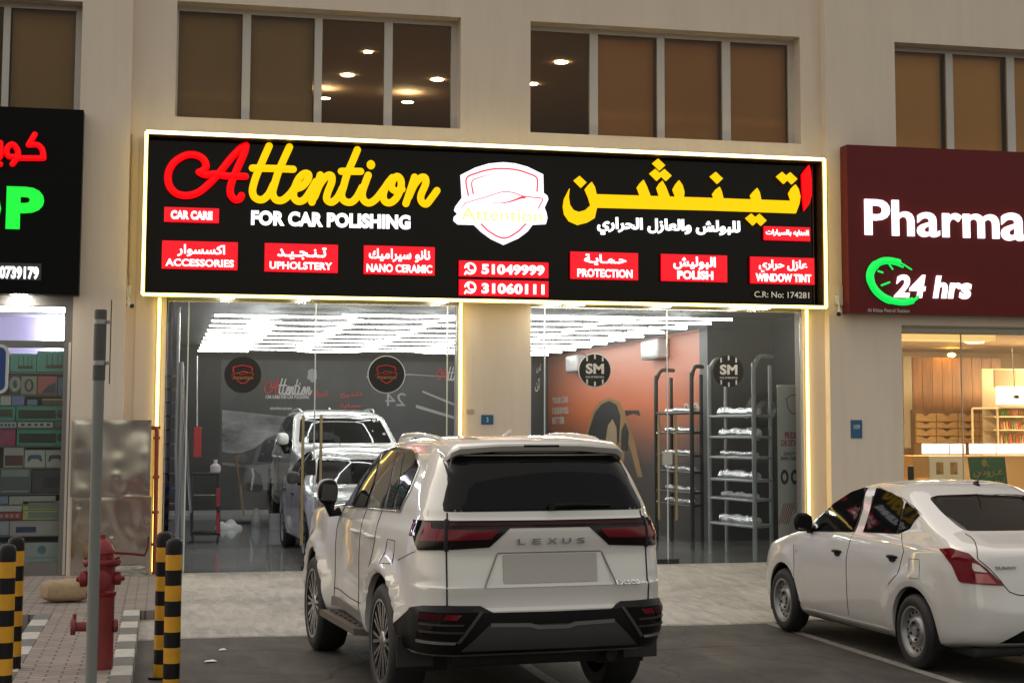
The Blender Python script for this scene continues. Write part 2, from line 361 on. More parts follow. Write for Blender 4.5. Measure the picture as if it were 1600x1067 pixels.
# ------------------------------------------------------------------ building shell
B = thing('shop_building', 'beige rendered two storey shop building with recessed upper windows', 'building', (4.3, .1, 0))
xL, xR = X(194), X(1297, y=-.17)
W1 = (.075, 3.80, 5.93, 7.45); W2 = (4.76, 8.66, 5.925, 7.455)
D1 = (X(258), X(716), -.3, 3.63); D2 = (X(829), X(1255), -.3, 3.63)
q = MB(); holes_wall(q, xL-.2, xR+.2, -.3, 10, 0, .3, [W1, W2, D1, D2]); q.build('facade_wall', M_wall, B, doubles=True)
YS = -.17
WL = (-6, X(127, YS, 90), 5.6, Z(127, 3, YS)); DL = (-6, X(111, YS, 600), .1, 3.66)
q = MB(); holes_wall(q, -9, xL, -.3, 10, YS, .3, [WL, DL]); q.build('facade_wall', M_wall2, B, doubles=True)
WR = (X(1399, YS, 150), 15.2, 5.9, Z(1399, 66, YS)); DR = (X(1411, YS, 650), 15.5, -.3, Z(1411, 508, YS))
q = MB(); holes_wall(q, xR, 20, -.3, 10, YS, .3, [WR, DR]); q.build('facade_wall', M_wall2, B, doubles=True)
# roof, back and sides close the building
q = MB(); q.box(-9, 20, .301, 22, 9.9, 10.1); q.box(-9.1,-8.99,.31,22,-.1,9.9); q.box(19.99,20.1,.31,22,-.1,9.9); q.box(-9,20,21.9,22.1,-.1,9.9); q.box(-8.9,19.9,.301,21.8,5.2,5.3); q.build('outer_walls', M_wall2, B)
# faint groove lines in the render
q = MB()
q.box(X(208), X(209.5), -.012, 0.002, .2, 5.6)
for px_ in (1293,): pass
q.build('wall_conduit', mat('conduit_paint', (.58,.47,.38), .7), B)

# upper windows : frame, panes, dim room behind with downlights
M_room = mat('office_wall', (.50,.36,.24), .8); M_blind = mat('roller_blind', (.42,.30,.195), .8, var=.08, vs=.9)
def upper_window(open_, ypl, bounds, label_i, blind, mat_blind):
    x0, x1, z0, z1 = open_; yd = ypl+.25
    fr = MB(); fw = .055
    fr.box(x0, x1, yd, yd+.08, z1-fw*1.2, z1); fr.box(x0, x1, yd, yd+.08, z0, z0+fw*.6)
    fr.box(x0, x0+fw*.5, yd+.001, yd+.081, z0+fw*.6, z1-fw*1.2); fr.box(x1-fw*1.6, x1, yd+.001, yd+.081, z0+fw*.6, z1-fw*1.2)
    for a, b in bounds: fr.box(a, b, yd-.012, yd+.075, z0+fw*.6, z1-fw*1.2)
    f = fr.build('window', M_frame, B)
    xs = [x0+.02]+[v for ab in bounds for v in ab]+[x1-.06]
    for i in range(0, len(xs), 2):
        p = MB(); p.box(xs[i], xs[i+1], yd+.03, yd+.038, z0+.02, z1-.04); p.build('pane', M_wglass, f)
        if blind[i//2]:
            p = MB(); p.box(xs[i]+.01, xs[i+1]-.01, yd+.16, yd+.165, z0-.05, z1+.02); p.build('blind', mat_blind, f)
def bnds(pairs, y, py): return [(X(a, y, py), X(b, y, py)) for a, b in pairs]
upper_window(W1, 0, bnds([(378,391),(491,503),(600,613)], .25, 110), '', (1,1,0,0), M_blind)
upper_window(W2, 0, bnds([(921,934),(1026.5,1038),(1128,1141)], .25, 130), '', (0,1,1,1), mat('brown_blind', (.66,.36,.19), .8, var=.06, vs=.7))
upper_window(WL, YS, bnds([(4,15),(-115,-103)], YS+.25, 90), '', (1,1,1), M_blind)
upper_window(WR, YS, bnds([(1478,1489),(1573,1585),(1668,1679)], YS+.25, 150), '', (1,1,1,1), mat('tan_blind', (.88,.53,.27), .8, var=.06, vs=.7))
# rooms
q = MB()
for x0, x1 in ((-8.9, -.95), (-.75, 9.3), (9.5, 19.9)):
    q.quad((x0,11,5.3),(x1,11,5.3),(x1,11,7.75),(x0,11,7.75)); q.quad((x0,.31,7.75),(x1,.31,7.75),(x1,11,7.75),(x0,11,7.75)); q.quad((x0,.31,5.301),(x1,.31,5.301),(x1,11,5.301),(x0,11,5.301))
    q.quad((x0,.31,5.3),(x0,11,5.3),(x0,11,7.75),(x0,.31,7.75)); q.quad((x1,.31,5.3),(x1,11,5.3),(x1,11,7.75),(x1,.31,7.75))
q.build('office_rooms', M_room, B)
LBL = {575:'smallest topmost round ceiling downlight behind the third pane of the left upper window', 543:'round ceiling downlight in the middle of the third pane of the left upper window', 683:'round ceiling downlight high in the last pane of the left upper window',
 508:'round ceiling downlight at lower left of the third pane of the left upper window', 637:'round ceiling downlight low in the last pane of the left upper window', 877:'round ceiling downlight in the first pane of the right upper window', 832:'round ceiling downlight at the left edge of the first pane of the right upper window'}
for px, py, r in ((575,82,.06),(543,118,.10),(683,125,.10),(508,154,.085),(637,160,.10),(877,98,.10),(832,132,.085)):
    p = at(px, py, z=7.74)
    if p.y > 6.8: p = at(px, py, y=6.6)
    q = MB(); q.lathe([(0,0),(r,0),(r*1.02,.003),(0,.003)], Matrix.Translation((p.x,p.y,p.z-.004)), 20)
    tag(q.build('ceiling_downlight', mat('office_light', (.9,.85,.7), .4, emit=(1,.9,.68), es=34)), LBL[px], 'downlight', 'office ceiling downlights')

# ------------------------------------------------------------------ Attention signboard
YF, YL, YT = -.36, -.12, -.19     # led frame front, face, lettering
SX0, SX1, SZ0, SZ1 = -.27, 8.86, 3.60, 5.655
SG = thing('signboard', 'long black lit shop signboard framed by yellow light strips with the shield emblem', 'signboard', (4.3, -.1, SZ0))
q = MB(); q.box(SX0+.03, SX1-.03, YL, YL+.03, SZ0+.03, SZ1-.03); q.build('face_panel', M_gloss, SG)
q = MB(); M_ret = mat('sign_return', (.05,.035,.015), .35)
q.box(SX0+.01, SX1-.01, YF+.03, 0, SZ1-.03, SZ1-.005); q.box(SX0+.01, SX1-.01, YF+.03, 0, SZ0+.005, SZ0+.03)
q.box(SX0+.005, SX0+.03, YF+.031, 0, SZ0+.031, SZ1-.031); q.box(SX1-.03, SX1-.005, YF+.031, 0, SZ0+.031, SZ1-.031); q.build('frame', M_ret, SG)
for a, b, m in (((SX0,SZ1),(SX1,SZ1),E_ledw), ((SX0,SZ0),(SX1,SZ0),E_led), ((SX0,SZ0),(SX0,SZ1),E_led), ((SX1,SZ0),(SX1,SZ1),E_led)):
    q = MB(); q.cyl((a[0], YF+.005, a[1]), (b[0], YF+.005, b[1]), .021, n=10); q.build('light_strip', m, SG, smooth=60)
def P(px, py): return at(px, py, y=YT)
def c1(L, o=(240,200), s=6.6667): return [(o[0]+a/s, o[1]+b/s) for a, b in L]
SCR_A = [c1([(500,458),(545,405),(520,330),(440,284),(330,288),(215,360),(155,470),(160,590),(225,675),(330,705),(450,680),(560,600),(680,475),(800,325),(900,220),(962,185)]),
         c1([(962,185),(945,260),(890,385),(835,510),(800,620),(805,700),(850,748),(895,740),(915,705)]),
         c1([(475,462),(540,490),(640,482),(760,502),(955,506)])]
SCR_T = [c1(L) for L in ([(1203,190),(1150,310),(1090,450),(1050,560),(1030,660),(1058,728),(1130,748),(1200,690),(1250,590)],
         [(1415,200),(1360,320),(1300,460),(1262,580),(1240,680),(1275,748),(1345,752),(1420,690),(1480,610)], [(1030,420),(1240,424),(1453,432)])] + [c1(L, (460,200)) for L in (
         [(0,640),(80,610),(140,540),(145,485),(100,478),(45,530),(5,620),(-10,710),(35,765),(105,745),(170,655),(225,560)],
         [(270,492),(232,620),(182,775)], [(210,720),(265,590),(335,505),(383,500),(388,565),(345,680),(338,748),(388,775),(450,725),(505,620)],
         [(655,230),(610,340),(550,480),(512,610),(490,700),(520,762),(590,775),(650,722),(705,620)],
         [(768,495),(740,570),(706,680),(722,755),(780,783),(850,740),(930,640),(985,560)],
         [(1020,520),(965,590),(925,690),(940,765),(1000,780),(1065,725),(1108,620),(1105,540),(1065,508),(1018,560),(1015,630),(1065,660),(1120,640)],
         [(1250,515),(1210,640),(1160,790)], [(1190,720),(1245,600),(1310,525),(1358,522),(1365,585),(1318,700),(1322,765),(1372,795),(1432,725),(1483,655)],
         [(488,455),(688,456)])]
def script_word(map_, r, mA, mT, parent, nameA='initial_letter', nameT='script_lettering', dy=.0):
    q = MB()
    for i, L in enumerate(SCR_A): stroke(q, [map_(*p)+Vector((0,-.002*i,0)) for p in L], r)
    q.build(nameA, mA, parent, smooth=60)
    q = MB()
    for i, L in enumerate(SCR_T): stroke(q, [map_(*p)+Vector((0,-.0015*i,0)) for p in L], r)
    q.sphere(map_(460+797/6.6667, 200+385/6.6667), r*1.18, (1,.5,1.1)); q.build(nameT, mT, parent, smooth=60)
script_word(P, .0475, E_red, E_yel, SG)
text_px('subtitle_lettering', 'FOR CAR POLISHING', 392.5, 641.5, 328.5, 351.5, YT, E_wht, SG, bold=.05, depth=.03)
def badge(pl, pt, pr, pb, texts, name='badge', r=.02):
    a = at(pl, pt, y=YT+.02); b = at(pr, pb+ (pt-pt), y=YT+.02)
    zt, zb = a.z, at(pl, pb, y=YT+.02).z
    q = MB(); q.box(a.x, b.x, YT, YT+.04, zb, zt, .008); o = q.build(name, E_badge, SG)
    for nm, tx, L, R_, t, bt in texts:
        w_, h_ = b.x-a.x, zt-zb
        text_box('lettering', tx, a.x+w_*L, a.x+w_*R_, zt-h_*bt, zt-h_*t, YT-.012, E_wht, o, depth=.012, bold=nm)
    return o
badge(256.8,323.5,342,347,[(.06,'CAR CARE',.12,.88,.22,.80)])
badge(253.4,375.8,371,420,[(.03,ar('اكسسوار'),.20,.83,.12,.55),(.03,'ACCESSORIES',.05,.95,.64,.90)])
badge(413.6,379.8,527.6,424.5,[(.03,ar('تـنـجـيـد'),.17,.84,.12,.56),(.03,'UPHOLSTERY',.07,.92,.64,.90)])
badge(568.4,383.5,679,428.5,[(.03,ar('نانو سيراميك'),.07,.93,.10,.56),(.03,'NANO CERAMIC',.04,.96,.64,.92)])
badge(890.8,393,996.8,436,[(.03,ar('حـمـايـة'),.2,.82,.08,.48),(.03,'PROTECTION',.1,.91,.62,.92)])
badge(1032.4,396.8,1136,439.2,[(.03,ar('البوليش'),.18,.82,.08,.56),(.04,'POLISH',.24,.78,.60,.92)])
badge(1171.6,401,1272.4,443,[(.03,ar('عازل حراري'),.13,.88,.10,.58),(.03,'WINDOW TINT',.08,.94,.62,.92)])
badge(1192.8,353.5,1265.6,375.5,[(.03,ar('العنايه بالسيارات'),.04,.96,.22,.70)])
for pt, pb, num in ((407,432,'51049999'),(436.5,462,'31060111')):
    o = badge(716.8,pt,856.8,pb,[(.04,num,.25,.95,.2,.84)],'phone_badge')
    c = at(716.8+18, (pt+pb)/2, y=YT-.012)
    q = MB(); ang = [math.radians(-140+310*i/24) for i in range(25)]
    stroke(q, [c+Vector((.068*math.cos(a),0,.068*math.sin(a))) for a in ang], .013, straight=True)
    stroke(q, [c+Vector((-.03,0,.035)), c+Vector((-.022,0,-.005)), c+Vector((.005,0,-.03)), c+Vector((.035,0,-.03))], [.016,.009,.009,.016])
    stroke(q, [c+Vector((-.052,0,-.044)), c+Vector((-.07,0,-.075))], .012); q.build('phone_symbol', E_wht, o, smooth=50)
# shield
def c3(L): return [(700+a/7.112, 240+b/7.112) for a, b in L]
EM = c3([(605,100),(740,112),(880,150),(1055,235),(1060,440),(1100,470),(1112,510),(1090,560),(1070,605),(1090,655),(1102,720),(1085,785),(940,792),(880,870),(780,945),(620,1015),(480,950),(370,870),(290,792),(110,788),(62,745),(66,705),(105,668),(70,635),(82,590),(155,492),(140,240),(300,160),(450,115)])
q = MB(); q.prism([P(*p)+Vector((0,-.02,0)) for p in EM], (0,.05,0)); em = q.build('shield_emblem', mat('white_lit_emblem', (.8,.8,.85), .3, emit=(.86,.88,1), es=.95), SG)
E_line = mat('red_emblem_print', (.5,.02,.03), .4, emit=(.60,.035,.06), es=.85)
def PE(p): return at(*p, y=YT-.024)
q = MB()
for L, r in (([(225,465),(205,280),(330,215),(470,178),(605,168),(760,182),(880,218),(988,275),(990,420)], .0105), ([(280,445),(270,308),(400,252),(545,212)], [.0105,.002]),
        ([(140,620),(195,548)], [.003,.006]), ([(195,548),(400,490),(560,438),(640,425),(740,440),(840,475),(950,488),(1050,505),(1028,560),(1005,610)], [.005,.008]),
        ([(480,545),(600,552),(720,525),(800,495),(850,485)], [.002,.018]), ([(370,785),(470,875),(620,940),(760,880),(862,785)], .0105)):
    stroke(q, [PE(p) for p in c3(L)], r)
q.build('emblem_outline', E_line, em, smooth=50)
text_px('emblem_lettering', 'Attention', *[700+v/7.112 for v in (150,1040)], 240+600/7.112, 240+735/7.112, YT-.024, mat('gold_lit_print', (.6,.5,.1), .4, emit=(.87,.68,.22), es=.9), em, bold=0, depth=.006)
# big Arabic word
def c4(L): return [(870+a/6.6667, 230+b/6.6667) for a, b in L]
def c5(L): return [(1090+a/7.114, 240+b/7.114) for a, b in L]
q = MB(); polys = [[(927,303.4),(1110,309.2),(1240,314),(1243,333.2),(1110,328.6),(927,324.2)],
  c4([(135,430),(126,520),(138,600),(175,655),(230,675),(300,655),(355,605),(330,520),(295,440),(330,395),(365,362),(398,415),(415,490),(418,640),(395,740),(320,785),(220,810),(130,770),(82,700),(68,620),(80,540)]),
  *[c4(L) for L in ([(905,340),(940,410),(978,510),(935,545),(880,530),(838,420),(870,375)], [(1102,350),(1140,420),(1178,520),(1130,550),(1080,540),(1043,425),(1070,380)], [(1275,346),(1312,400),(1330,470),(1322,540),(1250,545),(1210,442),(1240,385)])],
  *[c5(L) for L in ([(245,370),(268,420),(287,500),(230,540),(190,520),(167,450),(205,400)], [(663,384),(690,430),(707,515),(650,560),(610,530),(588,465),(625,420)], [(1088,345),(1122,395),(1142,480),(1130,560),(1092,664),(1050,560),(1013,445),(1045,385)])]]
def dm(c, s=1): return [(c[0]-9.9*s,c[1]-2.2*s),(c[0]-1.2*s,c[1]-9.2*s),(c[0]+9.9*s,c[1]+1.2*s),(c[0]+1.6*s,c[1]+9.2*s)]
polys += [dm(c) for c in (c4([(243,362)])[0], c4([(1062,183)])[0], c4([(1032,290)])[0], c4([(1128,292)])[0], c5([(208,272)])[0], c5([(945,272)])[0], c5([(1035,277)])[0], c5([(602,735)])[0], c5([(692,738)])[0])]
for i, L in enumerate(polys): q.prism([P(*p)+Vector((0,-.0015*i,0)) for p in L], (0,.045,0))
q.build('arabic_lettering', E_yel, SG)
q = MB(); q.prism([P(*p) for p in c5([(1240,125),(1262,190),(1270,290),(1270,470),(1245,560),(1185,640),(1172,520),(1165,400),(1157,235),(1195,180)])], (0,.045,0)); q.build('arabic_initial_letter', E_red, SG)
text_px('arabic_subtitle_lettering', ar('للبولش والعازل الحراري'), 933.8, 1156.8, 338.5, 366.5, YT, E_wht, SG, bold=.035, depth=.03)
text_px('registration_lettering', 'C.R: No: 174281', 1178.8, 1264.5, 455, 464.5, YT, mat('grey_vinyl', (.4,.38,.34), .5, emit=(.3,.28,.25), es=.6), SG, bold=.01, depth=.004)
q = MB(); q.box(X(1270,YL,350), X(1270.8,YL,350), YL-.006, YL-.002, SZ0+.04, SZ1-.04); q.build('panel_joint', mat('joint', (.25,.12,.1), .5), SG)

# ------------------------------------------------------------------ left shop sign
YP = -.42
a = at(131, 172, y=YP); b = at(117, 461, y=YP)
LS = thing('signboard', 'black lit sign over the electronics window with red Arabic word and green letters', 'signboard', (-3, -.2, b.z))
q = MB(); q.box(-8.5, a.x, YP, -.175, b.z, a.z, .004); q.build('face_panel', mat('matt_black_panel', (.004,.004,.004), .4, spec=.08), LS)
def c6(L): return [at(x/3.68, 180+y/3.68, y=YP-.03) for x, y in L]
q = MB()
for L in ([(200,112),(165,172)], [(165,172),(215,172),(243,200),(250,248)], [(250,248),(105,248)], [(105,248),(100,200),(70,168),(40,195),(48,235),(90,240)], [(100,245),(72,282)]): stroke(q, c6(L), .036)
for L in ([(2,160),(0,240),(-40,250),(-75,240),(-75,170)], [(0,282),(1,283)], [(-75,170),(-75,240),(-110,250)], [(-110,200),(-120,245),(-190,250),(-200,180)]): stroke(q, c6(L), .036)
q.build('arabic_lettering', E_red, LS, smooth=50)
text_px('latin_lettering', 'P', 9.5, 68.5, 291, 357.5, YP-.04, E_grn, LS, bold=.05, depth=.035)
text_px('latin_lettering', 'O', -75, 1.5, 290, 358, YP-.04, E_grn, LS, bold=.05, depth=.035)
q = MB(); za, zb = Z(60,412,YP), Z(60,438.5,YP); q.box(X(-90,YP,425), X(64.6,YP,425), YP-.012, YP-.002, zb, za, .003); nb = q.build('number_panel', mat('grey_panel', (.03,.03,.03), .4), LS)
text_px('number_lettering', '0739179', -1, 60.5, 415.5, 435.5, YP-.03, E_wht, nb, bold=.05, depth=.016)

# ------------------------------------------------------------------ pharmacy sign
YQ = -.42
a = at(1323, 226, y=YQ); b = at(1330, 489, y=YQ)
PSN = thing('signboard', 'dark red lit pharmacy sign with white lettering and green clock ring', 'signboard', (13, -.2, b.z))
q = MB(); q.box(a.x, 19.5, YQ, -.175, b.z, a.z, .004); q.build('face_panel', mat('maroon_panel', (.125,.009,.011), .2, spec=.14), PSN)
text_px('latin_lettering', 'Pharm', 1352, 1561.5, 311, 367.5, YQ-.04, E_wht, PSN, bold=.018, depth=.035)
text_px('latin_lettering', 'acy', 1565.5, 1688, 332, 395, YQ-.04, E_wht, PSN, bold=.018, depth=.035)
text_px('hours_lettering', '24 hrs', 1397.5, 1518.5, 428.5, 465, YQ-.04, E_wht, PSN, bold=.035, depth=.03, shear=.18)
text_px('small_lettering', 'Al Khisa Petrol Station', 1355.6, 1421, 481.6, 487.4, YQ-.004, mat('pale_vinyl', (.5,.45,.42), .5), PSN, bold=.01, depth=.003)
def c7(L): return [at(1280+x/3.334, 200+y/3.334, y=YQ-.035) for x, y in L]
q = MB(); stroke(q, c7([(480,737),(420,703),(340,692),(285,722),(265,775),(290,840),(350,890),(430,908),(490,898),(515,880)]), [.012,.05,.06,.055,.045,.022])
for L in ([(308,746),(330,753)], [(366,713),(382,735)], [(325,820),(366,804)], [(418,718),(436,724)]): stroke(q, c7(L), .014)
q.build('clock_ring', E_grn2, PSN, smooth=50)

# ------------------------------------------------------------------ glass shop fronts
YG = .06; ZG0 = .125
def sticker(px, py, r, ring, label, kind):
    c = at(px, py, y=YG-.012)
    t = thing('window_sticker', label, 'sticker', (c.x, c.y, c.z-r), 0, 'round stickers on the shop glass')
    q = MB(); q.cyl((c.x,c.y+.001,c.z), (c.x,c.y+.006,c.z), r, n=48); q.build('disc', mat('black_vinyl', (.012,.011,.010), .45), t)
    if ring: 
        q = MB(); q.cyl((c.x,c.y+.0065,c.z), (c.x,c.y+.0085,c.z), r*1.06, n=48); q.build('white_rim', M_white, t)
    if kind == 'S':
        q = MB(); sc = r*1.25/107.
        mp_ = lambda p: Vector((c.x+(p[0]-615)*sc*.11, c.y-.003, c.z-(p[1]-560)*sc*.11))
        for L, rr in (([(225,465),(205,280),(330,215),(605,168),(880,218),(988,275),(990,420)], .009), ([(140,620),(195,548),(400,490),(640,425),(840,475),(1050,505),(1005,610)], .006), ([(480,545),(600,552),(800,495)], .005), ([(370,785),(470,875),(620,940),(760,880),(862,785)], .008)):
            stroke(q, [mp_(p) for p in L], rr)
        q.build('red_emblem', mat('red_vinyl', (.42,.02,.02), .5), t, smooth=50)
        text_box('emblem_lettering', 'Attention', c.x-r*.55, c.x+r*.55, c.z-r*.25, c.z-r*.04, c.y-.003, mat('gold_vinyl', (.4,.16,.03), .5), t, depth=.003, bold=.01)
    else:
        mv = mat('silver_vinyl', (.62,.60,.57), .4)
        text_box('initials_lettering', 'SM', c.x-r*.58, c.x+r*.58, c.z-r*.22, c.z+r*.42, c.y-.003, mv, t, depth=.003, bold=.04)
        text_box('word_lettering', 'NUMBERS', c.x-r*.58, c.x+r*.58, c.z-r*.47, c.z-r*.35, c.y-.003, mv, t, depth=.003, bold=.0)
        q = MB()
        for s_ in (-1, 1):
            for k in (-1, 0, 1):
                z0 = c.z+s_*r*(.98 if k == 0 else .84); q.box(c.x+k*r*.5-r*.05, c.x+k*r*.5+r*.05, c.y-.004, c.y-.001, min(z0, z0-s_*r*.28), max(z0, z0-s_*r*.28))
        q.build('stripe_marks', mv, t)
sticker(379.5, 585.5, .235, 0, 'round black sticker with a red shield, left of the two in the left glass bay', 'S')
sticker(604, 585, .235, 1, 'black sticker with red shield and white rim, right one in the left glass bay', 'S')
sticker(929.5, 578.5, .218, 1, 'round black sticker with silver initials in front of the orange wall', 'M')
sticker(1138.5, 580, .218, 0, 'round black sticker with silver initials in front of the metal rack', 'M')
def pull_handle(px, py0, py1, parent, m):
    a = at(px, py0, y=YG-.07); b = at(px, py1, y=YG-.07)
    q = MB(); q.cyl((a.x, YG-.07, a.z), (a.x, YG-.07, b.z), .02, n=14)
    for z in (a.z-.25, b.z+.25): q.cyl((a.x, YG-.07, z), (a.x, YG+.01, z), .012, n=10)
    q.build('handle', m, parent, smooth=50)
def bay(name, label, d, joints, handles, doors, glow):
    t = thing(name, label, 'glass front', ((d[0]+d[1])/2, YG, ZG0))
    xs = [d[0]+.012]+[X(j, YG, 680) for j in joints]+[d[1]-.012]
    for i in range(len(xs)-1):
        q = MB(); q.box(xs[i]+.004, xs[i+1]-.004, YG, YG+.012, ZG0+.008, 3.56); g_ = q.build('glass_door' if i in doors else 'glass_panel', M_glass, t)
        q = MB(); 
        for x in (xs[i]+.004, xs[i+1]-.004): q.box(x-.004, x+.004, YG-.001, YG+.013, ZG0+.01, 3.555)
        q.build('polished_edge', M_edge, g_)
        if i in doors:
            q = MB(); q.box(xs[i]+.005 if doors[i] < 0 else xs[i+1]-.15, xs[i]+.15 if doors[i] < 0 else xs[i+1]-.005, YG-.012, YG+.024, ZG0-.002, ZG0+.06, .003); q.build('floor_hinge', M_black, g_)
            for px, p0, p1, mm in handles.get(i, ()): pull_handle(px, p0, p1, g_, mm)
    q = MB(); q.box(d[0]+.005, d[1]-.005, YG-.02, YG+.04, 3.562, 3.62, .004); q.build('top_rail', mat('grey_rail', (.25,.24,.22), .4, .6), t)
    return t
M_han = mat('bronze_steel', (.42,.36,.24), .25, 1)
b1 = bay('glass_storefront', 'tall frameless glass front of the left bay with tube handles and a car inside', D1, [291, 491, 698], {1:[(474,649,852,M_han)], 2:[(502,648,790,M_han)]}, {1:1, 2:1}, 0)
q = MB(); c = at(486, 730, y=YG-.03); q.box(c.x-.06, c.x+.06, c.y-.012, c.y+.04, c.z-.1, c.z+.1, .006); q.build('door_lock', M_black, b1)
b2 = bay('glass_storefront', 'tall frameless glass front of the right bay before the orange wall and rack', D2, [851, 1043], {1:[(1029,648,812,M_han)], 2:[(1056,648,812,M_han)]}, {1:1, 2:-1}, 0)
q = MB(); c = at(1043, 716, y=YG-.03); q.box(c.x-.07, c.x+.07, c.y-.012, c.y+.04, c.z-.09, c.z+.09, .006); q.build('door_lock', M_steel, b2)
# vertical light strips beside the doors
for px, p0, p1, lb in ((249.5, 466, 893, 'warm vertical light strip left of the left glass bay'), (720.5, 474, 690, 'warm vertical light strip on the middle pillar, right of the left glass bay'), (1260.5, 484, 800, 'warm vertical light strip right of the right glass bay')):
    a = at(px, p0, y=-.03); b = at(px, 884, y=-.03); q = MB(); q.box(a.x-.026, a.x+.026, -.012, -.001, .14, a.z); t = thing('light_strip', lb, 'light strip', (a.x, -.02, .14), 0, 'vertical light strips')
    q.build('channel', mat('strip_channel', (.5,.42,.25), .5), t); q = MB(); q.cyl((a.x,-.026,.15), (a.x,-.026,a.z), .019, n=10); q.build('lit_tube', E_led, t, smooth=60)
# downlights under the sign edge
k = 0
for px, py in ((355,470),(475,471),(690,474),(868,477),(1040,480),(1195,484),(1165,491),(905,483)):
    a = at(px, py+1, y=-.2); q = MB(); q.lathe([(0,0),(.07,0),(.085,.012),(0,.012)], Matrix.Translation((a.x,-.2,3.578)), 20)
    names = ['above the left bay near the strip corner','above the left bay door joint','beside the middle pillar, left bay','beside the middle pillar, right bay','above the right bay door joint','above the metal rack, front row','above the metal rack, second one','above the orange wall']
    tag(q.build('soffit_downlight', E_down), 'small round downlight under the sign, '+names[k], 'downlight', 'downlights under the sign'); k += 1
# ------------------------------------------------------------------ street furniture
M_by = mat('bollard_yellow', (.62,.30,.012), .4, var=.12, vs=9); M_bk = mat('bollard_black', (.010,.009,.009), .45, spec=.2)
def bollard(px, py, h, label, cap=.13, band=.112):
    p = at(px, py, z=h); r = .06
    t = thing('bollard', label, 'bollard', (p.x, p.y, 0), 0, 'black and yellow bollards')
    q = MB(); z = h-cap; q.lathe([(0,h),(r*.6,h-.006),(r*.93,h-.025),(r*1.02,h-.05),(r*1.02,z),(0,z)], Matrix.Translation((p.x,p.y,0)), 28); q.build('cap', M_bk, t, smooth=40)
    q = MB(); k = 0
    while z > 0:
        q.mi = k % 2; z2 = max(0, z-band); q.lathe([(r,z),(r,z2)], Matrix.Translation((p.x,p.y,0)), 28); z = z2; k += 1
    q.build('post', [M_by, M_bk], t, smooth=40)
    q = MB(); q.lathe([(0,.016),(.1,.016),(.1,0)], Matrix.Translation((p.x,p.y,.001)), 24); q.build('base_plate', M_bk, t)
bollard(272.5, 840, 1.13, 'front bollard of the right pair, before the left glass bay', .12)
bollard(257, 830, 1.13, 'rear bollard of the right pair, nearest the red pipe', .12)
bollard(12, 849, 1.12, 'front bollard of the left pair, at the left edge of the photo', .125)
bollard(26, 837, 1.12, 'rear bollard of the left pair, before the stacked boxes', .11)

# sign pole
M_pole = mat('weathered_pole', (.17,.18,.165), .6, var=.12, vs=5, stretch=(1,1,.2)); M_pole2 = mat('dark_pole_sleeve', (.055,.055,.053), .6)
yp = -11.2; a = at(161, 484, y=yp); xb = at(149, 800, y=yp).x
PO = thing('sign_pole', 'bare grey steel pole with dark top and two clamps standing on the block path', 'pole', (xb, yp, .13))
zt = a.z; z1 = Z(158, 594, yp)
q = MB(); q.cyl((xb,yp,.13), (xb,yp,z1), .034, n=24); q.build('post', M_pole, PO, smooth=40)
q = MB(); q.lathe([(0,zt),(.034,zt),(.0375,zt-.01),(.0375,z1),(0,z1)], Matrix.Translation((xb,yp,0)), 24); q.build('sleeve', M_pole2, PO, smooth=40)
for py in (503, 567):
    z = Z(158, py, yp); q = MB(); q.cyl((xb,yp,z-.014), (xb,yp,z+.014), .0405, n=24); q.box(xb+.036, xb+.062, yp-.012, yp+.012, z-.011, z+.011); q.cyl((xb+.05,yp-.03,z),(xb+.05,yp+.03,z),.006,n=8); q.build('clamp', mat('galvanised', (.30,.30,.29), .45, .8), PO, smooth=40)
q = MB(); q.cyl((xb+.062,yp+.012,Z(175,468,yp)), (xb+.062,yp+.012,Z(175,600,yp)), .004, n=6); q.build('bracket_rod', M_pole2, PO)
q = MB(); q.box(xb-.07,xb+.07,yp-.07,yp+.07,.131,.143,.003); q.build('base_plate', M_pole2, PO)

# blue road sign on its own post at the left edge
ys = -8.6; a = at(14.5, 538, y=ys); b = at(12, 615, y=ys); cxs = a.x-.36
RS = thing('road_sign', 'blue rounded square road sign with white border at the left edge', 'sign', (cxs, ys+.05, .13))
def rrect(x0, x1, z0, z1, r, y, n=6):
    out = []
    for cx_, cz_, a0 in ((x1-r, z1-r, 0), (x0+r, z1-r, 90), (x0+r, z0+r, 180), (x1-r, z0+r, 270)):
        for i in range(n+1):
            t = math.radians(a0+90*i/n); out.append((cx_+r*math.cos(t), y, cz_+r*math.sin(t)))
    return out
x0, x1 = a.x-.72, a.x
q = MB(); q.prism(rrect(x0, x1, b.z, a.z, .06, ys), (0,.012,0)); q.build('border', mat('sign_white', (.62,.62,.62), .4), RS)
q = MB(); q.prism(rrect(x0+.022, x1-.022, b.z+.022, a.z-.022, .045, ys-.003), (0,.002,0)); q.build('face', mat('sign_blue', (.008,.05,.21), .35), RS)
q = MB(); q.cyl((cxs,ys+.05,.13),(cxs,ys+.05,a.z),.034,n=20); q.build('post', M_pole, RS, smooth=40)

